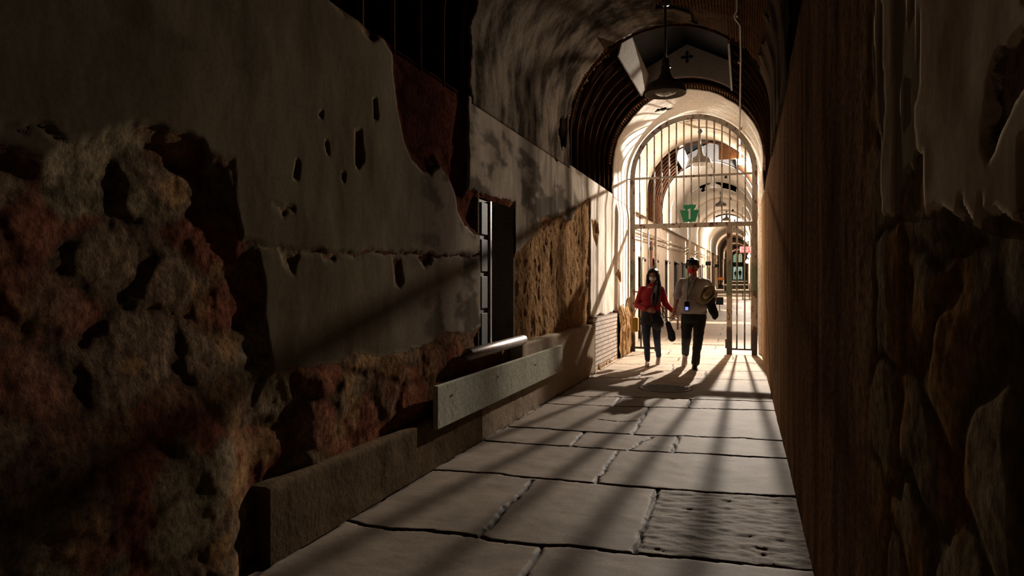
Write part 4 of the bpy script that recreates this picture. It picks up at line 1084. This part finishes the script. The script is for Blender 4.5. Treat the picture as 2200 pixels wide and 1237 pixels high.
MB().lathe([(.094, .004), (.094, .026), (.091, .026), (.091, .004)], n=36, M=Rh @ Matrix.Diagonal((.69, 1.01, 1)), closed=True).build('hat_band', simple('tan_ribbon', (.2, .13, .07), .6), t, True)
# jacket over the forearm
j = MB()
j.limb([(.28, .02, 1.10), (.26, -.16, 1.08)], [.05, .05]); j.limb([(.27, -.12, 1.08), (.30, -.13, .95), (.34, -.12, .84)], [.05, .055, .045]); j.limb([(.24, -.15, 1.06), (.27, -.16, .93), (.33, -.15, .83)], [.04, .045, .04])
o = j.fuse('folded_jacket', M['trouser'], None, .008, 3, disp=.03); o.location = (MX+.0, MY, 0)
tag(o, 'dark jacket draped over the forearm under the cream hat', 'jacket')
# --- woman
WX, WY = -1.445, 11.3
wo = empty('person', (WX, WY, 0), 'person in red sweater and blue jeans with white face mask, walking on the left', 'person', 'walking couple')
hw = (.03, -.02, 1.475)
b = MB(); face(b, hw, .93)
b.limb([(.03, .02, 1.43), (.01, .02, 1.29)], [.044, .05]); b.limb([(0, .02, 1.25), (0, .02, 1.1), (0, .01, .92)], [.085, .085, .11])
b.limb([(-.14, .02, 1.26), (.14, .02, 1.26)], [.042, .042])
b.limb([(-.16, .02, 1.25), (-.235, .05, .99), (-.04, -.17, .915)], [.038, .034, .023]); hand(b, (-.05, -.165, .915), (.9, -.25, -.12), (0, .8, -.3), (0, 0, 1), .45, .9)
b.limb([(.16, .02, 1.25), (.225, .05, 1.02), (.345, -.02, .885)], [.038, .034, .023]); hand(b, (.345, -.02, .885), (.25, -.05, -1), (.9, .1, .2), (0, -1, 0), .7, .9)
b.limb([(-.07, .0, .84), (-.065, -.06, .45), (-.06, -.02, .08)], [.07, .045, .03]); b.limb([(.07, .02, .84), (.08, .04, .45), (.085, .28, .12)], [.07, .045, .03])
b.cap((-.06, -.02, .05), (-.065, -.11, .03), .03, .024); b.cap((.085, .28, .10), (.085, .23, .04), .028, .022)
b.fuse('body', M['skin'], wo, .006, 4)
eyes(wo, hw, .93)
h = MB().ball((.03, .012, 1.530), (.092, .102, .080)); h.limb([(.03, -.075, 1.575), (-.03, -.075, 1.54), (-.052, -.045, 1.47), (-.062, -.02, 1.38)], [.02, .022, .024, .026]); h.limb([(.03, -.075, 1.575), (.085, -.07, 1.54), (.108, -.045, 1.47), (.12, -.03, 1.36)], [.02, .022, .03, .04]); h.ball((.03, .045, 1.46), (.082, .07, .10)); h.ball((.03, .06, 1.60), (.035, .035, .03))
h.limb([(.10, .02, 1.48), (.115, -.02, 1.33), (.11, -.075, 1.20), (.09, -.10, 1.02)], [.035, .05, .055, .03]); h.limb([(.09, -.03, 1.3), (.04, -.105, 1.12), (.035, -.11, .99)], [.035, .04, .02])
h.limb([(-.045, .04, 1.47), (-.06, .04, 1.33), (-.04, .08, 1.15)], [.03, .04, .04]); h.limb([(.03, .08, 1.45), (.03, .10, 1.2)], [.07, .06])
h.fuse('hair', M['hair'], wo, .007, 3, disp=.015)
MB().ball((.03, -.055, 1.432), (.060, .056, .050)).fuse('face_mask', M['maskwhite'], wo, .006, 2, label='white face mask')
s_ = MB().limb([(-.12, .02, 1.25), (.12, .02, 1.25)], [.058, .058]); s_.ball((0, .0, 1.14), (.17, .115, .15)); s_.ball((0, .005, 1.0), (.155, .11, .15))
s_.lathe([(.001, 1.0), (.145, 1.0), (.155, .92), (.16, .87), (.001, .87)], n=24, M=Matrix.Diagonal((1, .75, 1)))
s_.limb([(-.15, .02, 1.245), (-.235, .05, .99), (-.07, -.155, .925)], [.062, .056, .038]); s_.limb([(.15, .02, 1.245), (.222, .05, 1.02), (.335, -.012, .91)], [.062, .054, .036])
s_.cap((-.02, .0, 1.31), (.04, .0, 1.31), .045, .045)
s_.fuse('sweater', M['red'], wo, .008, 4, disp=.016)
p_ = MB().lathe([(.001, .92), (.14, .92), (.155, .87), (.17, .78), (.001, .70)], n=24, M=Matrix.Diagonal((1.02, .75, 1)))
p_.limb([(-.08, .0, .80), (-.07, -.06, .46), (-.06, -.02, .11)], [.09, .062, .045]); p_.limb([(.08, .015, .80), (.085, .04, .46), (.086, .25, .15)], [.09, .062, .045])
p_.fuse('jeans', M['jean'], wo, .008, 4, disp=.012)
q_ = MB().lathe([(.165, .90), (.175, .86), (.185, .78), (.18, .68), (.165, .68), (.155, .78), (.15, .9)], n=28, M=Matrix.Diagonal((.95, .78, 1)), closed=True)
q_.ball((.10, -.02, .72), (.10, .13, .14)); q_.ball((-.08, .03, .72), (.10, .12, .10)); q_.limb([(.02, -.13, .88), (.05, -.15, .76)], [.03, .02])
q_.fuse('tied_cardigan', M['trouser'], wo, .01, 3, disp=.03, label='black garment tied around the waist')
shoe(wo, (-.06, -.03, 0), .08, 0, M['shoe'], .24, .042); shoe(wo, (.085, .27, .06), -.05, .7, M['shoe'], .24, .042)
# bags
t = empty('black_bag', (WX+.27, WY+.0, .40), 'black soft bag swinging at the hip of the person in the red sweater', 'bag')
MB().limb([(.0, .0, .30), (.05, 0, .15), (.06, 0, .06)], [.045, .06, .06]).fuse('pouch', M['trouser'], t, .008, 2, disp=.015)
MB().tube([(-.0, .0, .32), (-.07, .0, .50), (-.12, -.02, .60)], .008, 6).build('strap', M['trouser'], t)
t = empty('yellow_bag', (WX-.27, WY+.06, .55), 'yellow shoulder bag behind the arm of the person in the red sweater', 'bag')
MB().box((0, 0, .12), (.10, .16, .24)).build('pouch', M['yellow'], t, bev=.02)
MB().tube([(-.03, 0, .24), (.01, .0, .36), (.06, 0, .46)], .008, 6).build('strap', M['yellow'], t)

# distant onlookers, plain silhouettes in the far doorway
def onlooker(x, y, h, label, mat, turn=0):
    t = empty('person', (x, y, fz(y)), label, 'person', 'onlookers at the far end', rz=turn); k = h/1.75
    b = MB(); face(b, (0, 0, 1.63), 1.)
    b.limb([(0, .02, 1.55), (0, .02, 1.42)], [.055, .06]); b.ball((0, .02, 1.22), (.20, .13, .24)); b.ball((0, .02, .98), (.18, .13, .18))
    for s in (-1, 1):
        b.limb([(s*.19, .02, 1.38), (s*.25, .03, 1.10), (s*.24, -.08, .86)], [.055, .045, .03]); hand(b, (s*.24, -.08, .86), (0, -.2, -1), (-s, 0, 0), (0, -1, 0), .5)
        b.limb([(s*.09, .02, .9), (s*.11, .0, .48), (s*.12, .03, .08)], [.09, .065, .05]); b.cap((s*.12, .04, .05), (s*.12, -.12, .04), .045, .04)
    b.v = [(v[0]*k, v[1]*k, v[2]*k) for v in b.v]
    b.fuse('body', mat, t, .012, 2)
onlooker(-1.5, 124, 1.62, 'person in dark clothes standing left in the lit far doorway', M['trouser'])
onlooker(-.75, 123.5, 1.8, 'taller person in dark clothes standing right in the lit far doorway', M['trouser'], .5)
onlooker(.0, 96, 1.7, 'person in dark clothes standing by the right wall far down the corridor', M['trouser'], .3)
